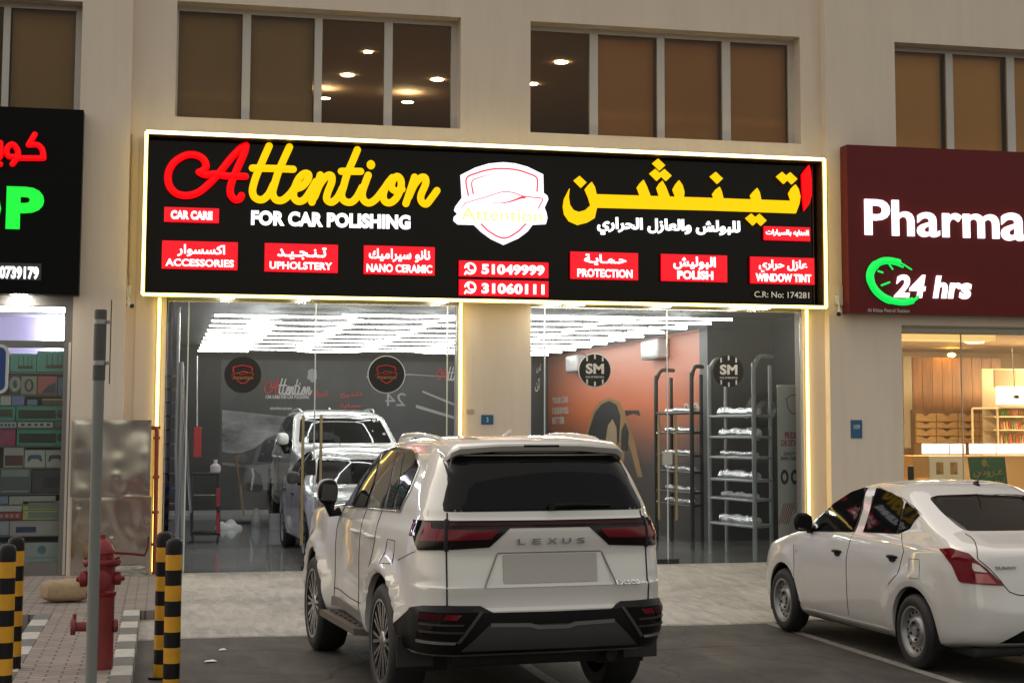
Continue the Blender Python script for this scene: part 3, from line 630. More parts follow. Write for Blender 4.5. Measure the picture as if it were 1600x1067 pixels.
# hydrant
M_hyd = mat('hydrant_red', (.20,.008,.012), .42, var=.15, vs=10); M_hyd2 = mat('hydrant_red_lower', (.215,.03,.028), .55, var=.12, vs=8)
hp = at(155, 1044, z=.13); HY = thing('fire_hydrant', 'red fire hydrant on the block path behind the grey pole', 'hydrant', (hp.x, hp.y, .13))
T0 = Matrix.Translation((hp.x, hp.y, 0))
q = MB(); q.lathe([(0,.13),(.098,.13),(.1,.16),(.1,.66),(.104,.67)], T0, 36); q.build('lower_barrel', M_hyd2, HY, smooth=35)
q = MB(); q.lathe([(.104,.668),(.112,.68),(.112,.70),(.100,.715),(.100,.905),(0,.905)], T0, 36); q.build('upper_barrel', M_hyd, HY, smooth=35)
q = MB(); q.lathe([(0,.905),(.138,.905),(.142,.915),(.142,.935),(.138,.945),(0,.945)], T0, 36)
for k in range(8):
    a_ = k*PI/4+.2; q.cyl((hp.x+.122*math.cos(a_),hp.y+.122*math.sin(a_),.89),(hp.x+.122*math.cos(a_),hp.y+.122*math.sin(a_),.96),.012,n=6)
q.build('flange', M_hyd, HY, smooth=35)
q = MB(); q.lathe([(.085,.945),(.085,.985),(.098,.99),(.098,1.005),(.085,1.03),(.06,1.075),(.03,1.095),(.022,1.10),(.022,1.13),(0,1.13)], T0, 32); q.build('bonnet', M_hyd, HY, smooth=35)
for s_, z_, r_, l_ in ((-1,.80,.062,.155), (1,.80,.05,.14)):
    q = MB(); q.lathe([(r_*.8,0),(r_*.8,l_-.05),(r_,l_-.045),(r_,l_),(r_*.4,l_+.01),(r_*.3,l_+.03),(0,l_+.03)], T0 @ Matrix.Translation((0,0,z_)) @ Matrix.Rotation(s_*PI/2,4,'Y'), 24); q.build('nozzle_cap', M_hyd, HY, smooth=35)
q = MB(); q.lathe([(.05,0),(.05,.1),(.07,.105),(.07,.13),(0,.14)], T0 @ Matrix.Translation((0,0,.80)) @ Matrix.Rotation(PI/2,4,'X'), 24); q.build('nozzle_cap', M_hyd, HY, smooth=35)
q = MB(); q.cyl((hp.x-.2,hp.y,.445),(hp.x+.13,hp.y,.445),.036,n=18); q.cyl((hp.x-.215,hp.y,.445),(hp.x-.18,hp.y,.445),.062,n=18); q.cyl((hp.x-.19,hp.y,.42),(hp.x-.19,hp.y,.54),.014,n=8); q.cyl((hp.x+.1,hp.y,.445),(hp.x+.125,hp.y,.445),.05,n=18); q.build('drain_branch', M_hyd2, HY, smooth=35)
yl = hp.y+.3; q = MB(); q.loft([at(166,862,y=yl),at(200,864,y=yl),at(226,866.5,y=yl),at(229.5,858,y=yl),at(232,838,y=yl)], [.012,.012,.012,.010,.009], 8)
tag(q.build('valve_lever', mat('rusty_red', (.16,.02,.02), .5), None, smooth=50), 'thin red bent steel lever sticking out behind the fire hydrant', 'lever')

# sack, kerb stone
p = at(101, 940, z=.13); q = MB(); nb = bmesh.new(); bmesh.ops.create_uvsphere(nb, u_segments=32, v_segments=20, radius=1)
for v in nb.verts:
    x, y, z = v.co; sx = abs(x)**.62*math.copysign(1, x); z = abs(z)**.55*math.copysign(1, z)
    v.co = (p.x+.01+.255*sx*(1+.04*math.sin(9*z)), p.y+.14*y+.012*math.sin(14*x), .13+.118*(1+z*.97)+.008*math.sin(11*x+3*y)*(z > 0))
q.add(nb); SK = q.build('sack', mat('hessian', (.40,.29,.17), .85, var=.12, vs=30, bump=.4, bs=160), smooth=60); tag(SK, 'plump tan sack lying on the path by the left shop window', 'sack')
# crumpled steel sheets on the left pillar
def sheet(px0, px1, py0, py1, label):
    y = -.2; a = at(px0, py0, y=y); b = at(px1, py1, y=y); nx, nz = 64, 70; q = MB(); V = []
    rnd = random.Random(px0*py0)
    D_ = [(rnd.uniform(a.x,b.x), rnd.uniform(b.z,a.z), rnd.uniform(.03,.16), rnd.uniform(-.0045,.0045)) for _ in range(34)]
    for i in range(nx+1):
        for j in range(nz+1):
            x = a.x+(b.x-a.x)*i/nx; z = b.z+(a.z-b.z)*j/nz; e = min(1, min(i, nx-i)/4, min(j, nz-j)/4)
            dy = sum(h*math.exp(-((x-cx_)**2+(z-cz_)**2)/r_**2) for cx_, cz_, r_, h in D_)+.002*math.sin(11*x+5*z)+.003*math.sin(7*z-4*x)
            V.append(q.b.verts.new((x, y+dy*e*.55, z)))
    for i in range(nx):
        for j in range(nz): q.face((V[i*(nz+1)+j], V[(i+1)*(nz+1)+j], V[(i+1)*(nz+1)+j+1], V[i*(nz+1)+j+1]))
    tag(q.build('steel_sheet', mat('mirror_steel', (.56,.54,.505), .10, 1), smooth=180), label, 'steel sheet', 'steel sheets on the pillar')
sheet(113, 234, 656, 775, 'dented mirror steel sheet on the left pillar, upper of the two')
sheet(113, 234, 777, 898, 'dented mirror steel sheet on the left pillar, lower one behind the hydrant')
q = MB(); a = at(160, 886, y=-.3); b = at(226, 925, y=-.3); nb = bmesh.new(); bmesh.ops.create_cube(nb, size=1); bmesh.ops.subdivide_edges(nb, edges=nb.edges[:], cuts=5, use_grid_fill=True)
for v in nb.verts: v.co = Vector(((a.x+b.x)/2+v.co.x*(b.x-a.x), -.27+v.co.y*.14, .13+(v.co.z+.5)*(a.z-.13)*1.04)) + Vector((random.uniform(-.012,.012), random.uniform(-.012,.012), random.uniform(-.02,.012) if v.co.z > -.4 else 0))
q.add(nb); tag(q.build('rough_stone_block', mat('broken_concrete', (.36,.33,.29), .9, var=.15, vs=14, bump=.4, bs=40), smooth=25), 'rough pale concrete block at the foot of the left pillar', 'concrete block')
# red pipe
q = MB(); y = -.13; q.loft([at(231,668,y=y),at(240,668,y=y),at(244,669,y=y),at(245,674,y=y),at(244.5,700,y=y),at(243,800,y=y),at(240.5,922,y=y)], .026, 12)
for py in (668, 684, 745, 800, 850): q.cyl(at(245.2-(py-668)*.018, py-2.2, y=y), at(245.2-(py-668)*.018, py+2.2, y=y), .042, n=12)
tag(q.build('standpipe', mat('rust_red_pipe', (.30,.05,.02), .5, var=.2, vs=12), smooth=50), 'rust red pipe running up the wall beside the light strip', 'pipe')
# cameras, plaques, conduits
def cctv(px, py, sgn, label, y0):
    c = at(px, py, y=y0-.12); t = thing('security_camera', label, 'camera', (c.x, y0, c.z))
    q = MB(); q.loft([(c.x-sgn*.02,y0-.005,c.z+.16),(c.x-sgn*.02,y0-.05,c.z+.12),(c.x,y0-.10,c.z+.03)], .016, 10); q.box(c.x-sgn*.02-.05,c.x-sgn*.02+.05,y0-.03,y0-.002,c.z+.12,c.z+.24,.006); q.build('bracket', M_white, t, smooth=40)
    d = Vector((sgn*.5,-.8,-.35)).normalized(); q = MB(); A = c-d*.05; q.cyl(A, A+d*.13, .034, n=18); q.build('housing', M_white, t, smooth=40)
    q = MB(); q.cyl(A+d*.128, A+d*.14, .030, n=18); q.build('lens', M_black, t, smooth=40)
cctv(201, 475, 1, 'small white security camera on the left wall under the sign corner', 0)
cctv(1312, 488, -1, 'small security camera on the pillar between the red sign and light frame', YS)
q = MB(); a = at(1313, 440, y=YS-.03); q.box(a.x-.03,a.x+.03,YS-.05,YS-.004,Z(1313,478,YS),Z(1313,446,YS),.006); tag(q.build('junction_box', mat('pale_box', (.55,.5,.45), .5)), 'narrow pale junction box above the security camera by the red sign', 'junction box')
q = MB(); a = at(207, 210, y=-.02); q.cyl((a.x,-.015,a.z),(a.x,-.015,Z(203,436,0)),.011,n=8); q.loft([(a.x,-.015,Z(203,436,0)),(a.x+.01,-.02,Z(203,445,0)),(a.x-.03,-.02,Z(203,462,0))],.006,8); tag(q.build('cable_conduit', mat('conduit_paint2', (.5,.41,.33), .6), smooth=50), 'thin beige cable conduit leading down to the left security camera', 'conduit')
def plaque(px0, px1, py0, py1, y, lines, label):
    a = at(px0, py0, y=y-.012); b = at(px1, py1, y=y-.012); t = thing('number_plaque', label, 'plaque', ((a.x+b.x)/2, y, b.z))
    q = MB(); q.box(a.x, b.x, y-.012, y-.001, b.z, a.z, .002); q.build('plate', mat('plaque_blue', (.012,.09,.20), .4), t)
    w_, h_ = b.x-a.x, a.z-b.z
    for tx, l, r_, u, v in lines: text_box('number_lettering', tx, a.x+w_*l, a.x+w_*r_, b.z+h_*u, b.z+h_*v, y-.014, mat('plaque_white', (.55,.6,.65), .5), t, depth=.002, bold=.01)
plaque(752, 771, 648, 663, 0, [('3',.42,.58,.25,.75)], 'small blue number plaque on the middle pillar above the parked car')
plaque(1329.5, 1347.5, 656, 684.5, YS, [('109',.25,.78,.5,.74)], 'blue address plaque with white number on the wall below the red sign')
q = MB(); a = at(735, 643, y=-.01); q.box(a.x-.05,a.x+.05,-.012,-.001,a.z-.03,a.z+.03,.003); tag(q.build('wall_switch', mat('beige_plastic', (.42,.34,.28), .5)), 'small beige switch plate on the middle pillar beside the light strip', 'switch')
q = MB(); a = at(1423, 745, y=YS); q.box(a.x-.05,a.x+.03,YS-.05,YS-.004,Z(1423,762,YS),Z(1423,728,YS),.012); tag(q.build('intercom', M_black, smooth=30), 'small black intercom box at the left edge of the pharmacy window', 'intercom')
# litter
for px, py, s_, lb in ((348,1015,.035,'small scrap of white paper on the asphalt, farther one'), (329,1033,.055,'flat scrap of white paper on the asphalt, nearer one')):
    p = at(px, py, z=.006); q = MB(); q.prism([(p.x-s_,p.y-.02,.006),(p.x-.2*s_,p.y-.05,.012),(p.x+s_,p.y,.006),(p.x+.4*s_,p.y+.06,.014),(p.x-.7*s_,p.y+.05,.008)], (0,0,.002)); tag(q.build('paper_scrap', M_white), lb, 'paper scrap')

# ------------------------------------------------------------------ left electronics shop
M_lil = mat('lilac_wall', (.62,.56,.78), .7); q = MB(); xr = DL[1]+.02
q.quad((-8.9,6,.1),(xr+1.2,6,.1),(xr+1.2,6,3.7),(-8.9,6,3.7)); q.quad((xr+1.2,.31,.1),(xr+1.2,6,.1),(xr+1.2,6,3.7),(xr+1.2,.31,3.7)); q.build('electronics_shop_walls', M_lil, B)
q = MB(); q.quad((-8.9,.31,3.7),(xr+1.2,.31,3.7),(xr+1.2,6,3.7),(-8.9,6,3.7)); q.build('electronics_shop_ceiling', mat('white_ceiling', (.7,.7,.72), .8), B)
q = MB(); q.quad((-8.9,-.17,.1),(xr+1.2,-.17,.1),(xr+1.2,6,.1),(-8.9,6,.1)); tag(q.build('floor', mat('grey_tile', (.2,.2,.2), .3)), kind='structure')
fr = thing('glass_storefront', 'aluminium framed glass window of the electronics shop, left', 'glass front', (-3, -.05, .13))
q = MB(); q.box(-5.9, DL[1]-.1, -.03, -.02, .3, 3.45); q.build('glass_panel', M_glass, fr)
q = MB(); ma = mat('grey_aluminium', (.16,.15,.14), .45, .5); q.box(DL[1]-.1, DL[1]-.005, -.12, .02, .13, 3.655); q.box(-5.98, DL[1]-.102, -.12, .02, 3.45, 3.655); q.box(-5.98, DL[1]-.102, -.1, .02, .13, .29); q.build('frame', ma, fr)
q = MB(); q.box(DL[1]-.045, DL[1]-.015, -.128, -.1225, .14, 3.0); q.build('trim', mat('pale_trim', (.5,.46,.42), .4), fr)
E_lil = mat('cold_strip_lilac', (.9,.9,.9), .4, emit=(.85,.82,1), es=45)
p = at(40, 481, y=3.2); q = MB(); q.box(-8, xr+.6, 3.17, 3.23, 3.6, 3.66); tag(q.build('ceiling_light', E_lil), 'long cold strip light across the ceiling of the electronics shop', 'ceiling light')
for i, (px, py, w_, nm) in enumerate(((87,500,.1,'topmost'),(87,513,.1,'second from top'),(84,528,.09,'third from top'),(83,540,.08,'lowest'))):
    p = at(px, py, y=5.9); q = MB(); q.box(p.x-w_, p.x+w_, 5.9, 5.95, p.z-.035, p.z+.035, .01); tag(q.build('wall_light', E_lil), nm+' of four small wall lights in the electronics shop', 'wall light', 'wall lights in the electronics shop')
for px, py, nm in ((30,461,'nearer'), (31,469,'farther')):
    p = at(px, py, y=-.3 if nm == 'nearer' else -.1); q = MB(); q.lathe([(0,0),(.085,0),(.095,.012),(0,.012)], Matrix.Translation((p.x, p.y, 3.556 if nm == 'nearer' else 3.435)), 24)
    tag(q.build('soffit_downlight', mat('downlight_bright', (.9,.9,.8), .4, emit=(1,.95,.85), es=150)), nm+' round downlight under the black electronics sign', 'downlight')
SH = thing('display_shelf', 'steel display shelving packed with boxes in the electronics window', 'shelf', (-1.5, .4, .13))
def bxa(L, o, s): return [(o[0]+L[0]/s, o[1]+L[1]/s), (o[0]+L[2]/s, o[1]+L[3]/s)]
o3, s3, o4, s4 = (0,460), 4.446, (0,680), 4.267
YB = .16
shelves = sorted([460+v/s3 for v in (543, 699, 772, 882, 928, 1052)]+[680+v/s4 for v in (217, 388, 462, 563, 667, 897)])
q = MB()
for py in shelves: z = Z(60, py, YB); q.box(-3.2, X(107, YB, py), YB+.0, YB+.5, z-.012, z-.001)
q.build('shelf_boards', mat('shelf_board', (.35,.34,.33), .5), SH)
q = MB(); q.box(X(107,YB,700)+.002, X(107,YB,700)+.03, YB+.05, YB+.5, .14, 2.85); q.box(-3.2, X(107,YB,560), YB, YB+.5, Z(60,541,YB), Z(60,541,YB)+.07); q.build('upright', ma, SH)
q = MB(); q.box(-3.2, X(107,YB,700), YB+.51, YB+.53, .14, 2.85); q.build('back_panel', mat('shelf_back', (.05,.05,.055), .6), SH)
TEAL, GRN, WH, YG_ = (.06,.32,.27), (.03,.30,.19), (.50,.49,.47), (.42,.46,.16)
BX = [ (bxa((72,410,253,540),o3,s3), TEAL, 'teal router box with black antennas, left one on the top shelf', 'router'), (bxa((258,392,468,540),o3,s3), TEAL, 'teal router box at the right end of the top shelf', 'router'),
 (bxa((-90,410,66,540),o3,s3), TEAL, 'teal box half hidden behind the blue road sign', None),
 (bxa((66,556,142,696),o3,s3), (.03,.03,.03), 'black headphone box with white headset picture', 'ring'), (bxa((146,566,256,696),o3,s3), (.30,.28,.24), 'beige headset box beside the black headphone box', 'ring2'),
 (bxa((262,566,396,696),o3,s3), (.45,.10,.10), 'red and navy box on the second shelf', 'diag'), (bxa((402,574,468,696),o3,s3), (.07,.17,.30), 'narrow blue box at the right end of the second shelf', 'dot'),
 (bxa((2,706,78,770),o3,s3), WH, 'small white box low beside the pale blue box', None), (bxa((82,706,170,770),o3,s3), (.18,.22,.52), 'pale blue box under the black headphone box', None), (bxa((188,728,260,770),o3,s3), (.15,.26,.40), 'steel blue small box under the beige headset box', None), (bxa((290,722,462,770),o3,s3), (.09,.06,.05), 'dark box with yellow top edge on the third shelf', 'ytop'),
 (bxa((112,778,462,880),o3,s3), GRN, 'green keyboard box, upper of the two', 'kb'), (bxa((-190,765,106,880),o3,s3), TEAL, 'teal box with grey device left of the upper keyboard box', 'dev'),
 (bxa((122,884,372,926),o3,s3), WH, 'long white box between the two green keyboard boxes', 'spk'), (bxa((376,884,462,926),o3,s3), (.16,.15,.18), 'small dark box between the two green keyboard boxes', None), (bxa((-40,886,116,926),o3,s3), (.42,.46,.50), 'pale box left of the long white box', 'spk'),
 (bxa((-120,938,108,1050),o3,s3), (.38,.03,.13), 'magenta box left of the lower green keyboard box', 'tri'), (bxa((116,938,462,1050),o3,s3), GRN, 'green keyboard box, lower of the two', 'kb'),
 (bxa((24,82,158,215),o4,s4), (.40,.38,.38), 'grey box with dark red picture beside the white controller boxes', 'dred'), (bxa((164,97,300,215),o4,s4), (.46,.46,.42), 'white controller box with blue gamepad picture', 'padb'), (bxa((304,97,434,215),o4,s4), (.42,.42,.39), 'white controller box with black gamepad picture', 'padk'),
 (bxa((0,222,208,386),o4,s4), (.10,.12,.13), 'dark box with pale top strip below the grey picture box', 'wtop'), (bxa((213,228,428,386),o4,s4), (.055,.04,.06), 'dark purple box with device picture below the controllers', 'devp'),
 (bxa((60,404,372,460),o4,s4), (.40,.38,.35), 'long white roll box above the yellow green boxes', None), (bxa((-60,404,56,460),o4,s4), (.2,.25,.42), 'blue and white box left of the long white roll box', 'spk'), (bxa((150,437,416,497),o4,s4), YG_, 'yellow green box, upper of its pair', 'win'), (bxa((150,500,416,561),o4,s4), YG_, 'yellow green box, lower of its pair', 'win'),
 (bxa((-60,466,146,508),o4,s4), WH, 'white strip box on top of the red box', None), (bxa((-60,511,146,561),o4,s4), (.36,.035,.05), 'red box with white marks left of the yellow green boxes', 'spk'),
 (bxa((64,566,416,666),o4,s4), (.42,.37,.36), 'wide pinkish white box with blue label', 'lab'), (bxa((-90,566,60,666),o4,s4), (.36,.36,.42), 'white and navy box at the lower left of the shelf', 'lab'),
 (bxa((150,714,404,812),o4,s4), (.40,.41,.41), 'white device box above the bottom keyboard box', 'dot'), (bxa((150,815,400,895),o4,s4), (.34,.42,.42), 'pale teal bottom box with outline drawing', 'line'), (bxa((-80,720,146,895),o4,s4), (.25,.26,.30), 'grey box behind the left bollards', None) ]
def bb(q, a, b, u0, u1, v0, v1, y=None):
    y = YB-.004 if y is None else y; q.box(a.x+(b.x-a.x)*u0, a.x+(b.x-a.x)*u1, y, YB-.0005, b.z+(a.z-b.z)*v0, b.z+(a.z-b.z)*v1)
for i, ((p0, p1), colr, lb, art) in enumerate(BX):
    a = at(*p0, y=YB); b = at(*p1, y=YB); t = thing('product_box', lb, 'box', ((a.x+b.x)/2, YB, b.z), 0, 'product boxes in the electronics window')
    q = MB(); q.box(a.x+.003, b.x-.003, YB, YB+.3, b.z+.002, a.z-.002, .004); q.build('carton', mat('carton_%d' % i, tuple(min(.74, v*1.5) for v in colr), .35), t)
    if not art: continue
    q = MB(); mc = (.015,.015,.017)
    if art == 'router':
        bb(q,a,b,.3,.85,.18,.34)
        for u in (.33,.5,.68,.82): bb(q,a,b,u-.012,u+.012,.34,.85)
    elif art in ('ring','ring2'):
        c = (a+b)/2; rr = (a.z-b.z)*.3; mc = (.5,.52,.55) if art == 'ring' else (.06,.05,.04)
        stroke(q, [(c.x+rr*.62*math.cos(t_), YB-.003, c.z+rr*math.sin(t_)) for t_ in [2*PI*k/20 for k in range(20)]], .025 if art == 'ring' else .012, straight=True)
    elif art == 'diag': mc = (.03,.035,.12); w_, h_ = b.x-a.x, a.z-b.z; q.prism([(a.x+.05,YB-.004,b.z+.02),(b.x-.02,YB-.004,b.z+.02),(b.x-.02,YB-.004,a.z-.08),(a.x+w_*.55,YB-.004,b.z+h_*.5)], (0,.003,0))
    elif art == 'dot': mc = (.12,.32,.42); c = (a+b)/2; q.cyl((c.x,YB-.004,c.z),(c.x,YB-.001,c.z),min(b.x-a.x,a.z-b.z)*.28,n=20)
    elif art == 'ytop': mc = (.5,.42,.12); bb(q,a,b,0.02,.98,.72,.98)
    elif art == 'kb': bb(q,a,b,.05,.79,.18,.76); c = a.lerp(b,.5); q.cyl((a.x+(b.x-a.x)*.9,YB-.004,c.z),(a.x+(b.x-a.x)*.9,YB-.001,c.z),.055,n=20); mc = (.012,.02,.018)
    elif art == 'dev': bb(q,a,b,.05,.93,.25,.72); mc = (.06,.07,.07)
    elif art == 'spk':
        mc = (.07,.07,.1) if colr[0] > .3 and colr[1] > .1 else (.5,.45,.45)
        for u in (.1,.28,.46,.62,.8): bb(q,a,b,u,u+.1,.3,.7)
    elif art == 'tri': mc = (.5,.1,.22); q.prism([(a.x+.1,YB-.004,b.z+.02),(b.x-.15,YB-.004,b.z+.02),(b.x-.02,YB-.004,a.z-.02),(b.x-.12,YB-.004,a.z-.02)], (0,.003,0))
    elif art == 'dred': mc = (.12,.03,.03); bb(q,a,b,.08,.95,.1,.62)
    elif art in ('padb','padk'):
        mc = (.03,.13,.25) if art == 'padb' else (.03,.03,.03); c = (a+b)/2; w_ = b.x-a.x
        q.prism([(c.x+u*w_,YB-.004,c.z+v*w_) for u, v in ((-.3,.16),(-.18,.2),(.18,.2),(.3,.16),(.36,-.12),(.27,-.14),(.16,0),(-.16,0),(-.27,-.14),(-.36,-.12))], (0,.003,0))
    elif art == 'wtop': mc = (.4,.45,.45); bb(q,a,b,.05,.92,.68,.95); bb(q,a,b,.06,.9,.05,.12)
    elif art == 'devp': mc = (.02,.025,.04); bb(q,a,b,.36,.95,.25,.68)
    elif art == 'win': mc = (.33,.36,.27); bb(q,a,b,.14,.95,.15,.85)
    elif art == 'lab': mc = (.03,.055,.2); bb(q,a,b,.12,.5,.22,.58)
    elif art == 'line': mc = (.08,.1,.1); bb(q,a,b,.05,.75,.6,.64); bb(q,a,b,.7,.9,.42,.48)
    q.build('printed_picture', mat('print_%s_%d' % (art, i), mc, .35), t, smooth=40)
# ------------------------------------------------------------------ polishing shop interior
IX0, IX1, IY1, IZ1, FZ = -.75, 8.35, 14.4, 3.64, .122
M_floor = mat('polished_concrete', (.26,.26,.255), .17, var=.3, vs=.8, coat=.4)
q = MB(); q.quad((IX0,.05,FZ),(9.3,.05,FZ),(9.3,IY1,FZ),(IX0,IY1,FZ)); tag(q.build('floor', M_floor), kind='structure')
q = MB(); q.quad((IX0,.31,IZ1),(9.3,.31,IZ1),(9.3,IY1,IZ1),(IX0,IY1,IZ1)); q.build('workshop_ceiling', mat('dark_ceiling', (.045,.045,.048), .7), B)
q = MB(); q.quad((IX0,IY1,.1),(9.3,IY1,.1),(9.3,IY1,IZ1),(IX0,IY1,IZ1)); q.quad((IX0,.31,.1),(IX0,IY1,.1),(IX0,IY1,IZ1),(IX0,.31,IZ1)); q.quad((9.3,.31,.1),(9.3,3.2,.1),(9.3,3.2,IZ1),(9.3,.31,IZ1)); q.build('workshop_walls', M_dark, B)
q = MB(); q.box(IX0,9.3,IY1-.03,IY1-.001,FZ,FZ+.1); q.build('skirting', mat('skirting', (.35,.35,.35), .5), B)
q = MB(); c = at(1109, 700, y=3.1); q.box(c.x-.06, 9.3, 3.0, 3.4, FZ, IZ1); q.build('workshop_column', mat('grey_column', (.075,.075,.08), .6), B)
# murals
def grad_mat():
    m = mat('sunset_print', (.5,.2,.1), .55); t = m.node_tree; b = t.nodes['Principled BSDF']
    tc = t.nodes.new('ShaderNodeTexCoord'); sp = t.nodes.new('ShaderNodeSeparateXYZ'); t.links.new(tc.outputs['Object'], sp.inputs[0])
    n = t.nodes.new('ShaderNodeTexNoise'); n.inputs['Scale'].default_value = .7; t.links.new(tc.outputs['Object'], n.inputs['Vector'])
    ma_ = t.nodes.new('ShaderNodeMath'); ma_.operation = 'MULTIPLY_ADD'; ma_.inputs[1].default_value = .35; t.links.new(n.outputs[0], ma_.inputs[0]); t.links.new(sp.outputs['Z'], ma_.inputs[2])
    mr = t.nodes.new('ShaderNodeMapRange'); mr.inputs['From Max'].default_value = 3.8; t.links.new(ma_.outputs[0], mr.inputs[0])
    cr = t.nodes.new('ShaderNodeValToRGB'); t.links.new(mr.outputs[0], cr.inputs[0]); e = cr.color_ramp.elements
    e[0].position = .0; e[0].color = (.04,.035,.033,1); e[1].position = 1; e[1].color = (.52,.21,.15,1)
    for p_, c_ in ((.40,(.065,.05,.045,1)), (.50,(.22,.085,.05,1)), (.66,(.62,.15,.05,1)), (.82,(.60,.20,.12,1))): x = e.new(p_); x.color = c_
    t.links.new(cr.outputs[0], b.inputs['Base Color']); return m
MU = thing('wall_mural', 'orange sunset mural with a racing car on the right workshop wall', 'mural', (IX1, 8.8, FZ))
q = MB(); q.box(IX1-.012, IX1-.001, 3.4, IY1, FZ, 3.53); q.build('print', grad_mat(), MU)
q = MB(); q.box(IX1, IX1+.2, 3.4, IY1, .1, IZ1); q.build('workshop_side_wall', M_dark, B)
def W(px, py, d=.015): return at(px, py, x=IX1-d)
def wallprint(name, L, m, d=.016):
    q = MB(); q.prism([W(*p, d) for p in L], (.003,0,0)); return q.build(name, m, MU)
m_bz = mat('print_bronze', (.30,.17,.07), .5); m_bk2 = mat('print_black', (.02,.02,.022), .5); m_wp = mat('print_white', (.62,.6,.58), .5)
wallprint('car_silhouette', [(900,745),(910,704),(917,672),(925,643),(937,627),(952,621),(967,627),(977,648),(985,668),(992,692),(1004,745),(996,745),(986,704),(978,684),(972,745)], m_bz)
wallprint('car_cockpit', [(914,694),(921,670),(929,645),(940,631),(952,626),(963,632),(969,650),(967,690),(957,704),(930,704)], m_bk2, .02)
wallprint('car_nose', [(946,690),(950,664),(957,655),(963,668),(964,692),(957,700)], mat('print_tan', (.36,.25,.15), .5), .024)
wallprint('car_wheel', [(926,745),(930,708),(944,700),(958,706),(962,745)], m_bk2, .024)
wallprint('car_wheel', [(971,672),(977,660),(982,676),(980,704),(970,704)], m_bk2, .024)
wallprint('car_wing', [(976,641),(998,641),(1000,650),(990,646),(978,650)], m_bk2, .02)
def walltext(tx, p0, p1, m, d=.018, b=.02):
    a = W(*p0); c = W(*p1); Mx = Matrix(((0,1,0,IX1-d),(-1,0,0,a.y),(0,0,1,0),(0,0,0,1)))
    text_box('wall_lettering', tx, 0, a.y-c.y, c.z, a.z, 0, m, MU, depth=.003, bold=b, M=Mx)
walltext('YOUR CAR', (863,621), (888,629), m_wp); walltext('DESERVES', (863,637), (888,646), m_wp); walltext('BETTER', (863,652), (882,662), m_wp)
walltext('OPEN', (1068,630), (1096,645), m_wp, b=.03)
def Wb(px, py, d=.02): return at(px, py, y=IY1-d)
MB_ = thing('wall_mural', 'dark grey mural with a red and white script word on the back workshop wall', 'mural', (3.5, IY1, FZ))
q = MB(); a = Wb(346, 562); b = Wb(858, 800); q.box(a.x, IX1-.02, IY1-.012, IY1-.001, FZ+.1, a.z); q.build('print', mat('mural_grey', (.048,.049,.053), .5, var=.6, vs=.45), MB_)
def bprint(name, L, m, d=.016):
    q = MB(); q.prism([Wb(*p, d) for p in L], (0,.003,0)); return q.build(name, m, MB_)
m_fog = mat('print_fog', (.24,.24,.25), .5, var=.75, vs=1.6, stretch=(.6,1,1.6)); m_lt = mat('print_light', (.40,.40,.41), .5)
bprint('stormy_sky', [(347,640),(440,650),(470,652),(466,668),(440,676),(418,684),(398,700),(378,707),(360,708),(347,705)], m_fog)
bprint('headlight_beam', [(347,722),(400,727),(428,724),(432,760),(412,766),(408,742),(396,733),(347,726)], mat('print_beam', (.15,.15,.16), .5, var=.4, vs=2), .018)
bprint('hose', [(396,731),(398,742),(394,766),(391,766),(394,742),(392,732)], m_lt, .02)
for L in ([(572,588),(640,584),(700,588),(700,589),(640,586),(572,590)], [(660,610),(715,632),(715,636),(660,613)], [(650,632),(715,652),(715,656),(650,637)]): bprint('light_streak', L, m_lt, .018)
s_ = 76/434; mapw = lambda x, y: Wb(412+(x-256)*s_, 591+(y-222)*.28-(x-256)*.004, .022)
script_word(mapw, .017, mat('print_red', (.5,.03,.025), .5), m_wp, MB_)
mapw2 = lambda x, y: Wb(681+(x-256)*.14, 572+(y-222)*.24, .022)
script_word(mapw2, .015, MATS['print_red'], m_wp, MB_)
def btext(tx, l, r_, t_, b_, m, bold=.02): a = Wb(l, t_); c = Wb(r_, b_); text_box('wall_lettering', tx, a.x, c.x, c.z, a.z, IY1-.022, m, MB_, depth=.003, bold=bold)
btext('CAR CARE FOR CAR POLISHING', 415, 483, 617, 623, m_wp, .03); btext('attention.carcare', 422, 456, 635, 640, m_wp, .01)
btext(ar('الحماية'), 489, 512, 609, 622, MATS['print_red'], .03); btext(ar('تلميع'), 531, 566, 612, 622, MATS['print_red'], .03); btext(ar('حماية'), 531, 565, 630, 638, MATS['print_red'], .03)
btext(ar('اس'), 838, 845, 568, 583, m_wp, .03); btext(ar('أن'), 836, 845, 590, 612, m_wp, .03); btext('24', 634, 602, 614, 634, m_lt, .0)  # mirrored digits: reflection of a lit sign, painted onto the back wall
em2 = [(p[0]*.105+402.5, p[1]*.14+538) for p in EM]; bprint('shield', [(480+(p[0]-710)*.105, 576+(p[1]-254)*.17) for p in EM], m_lt, .02)

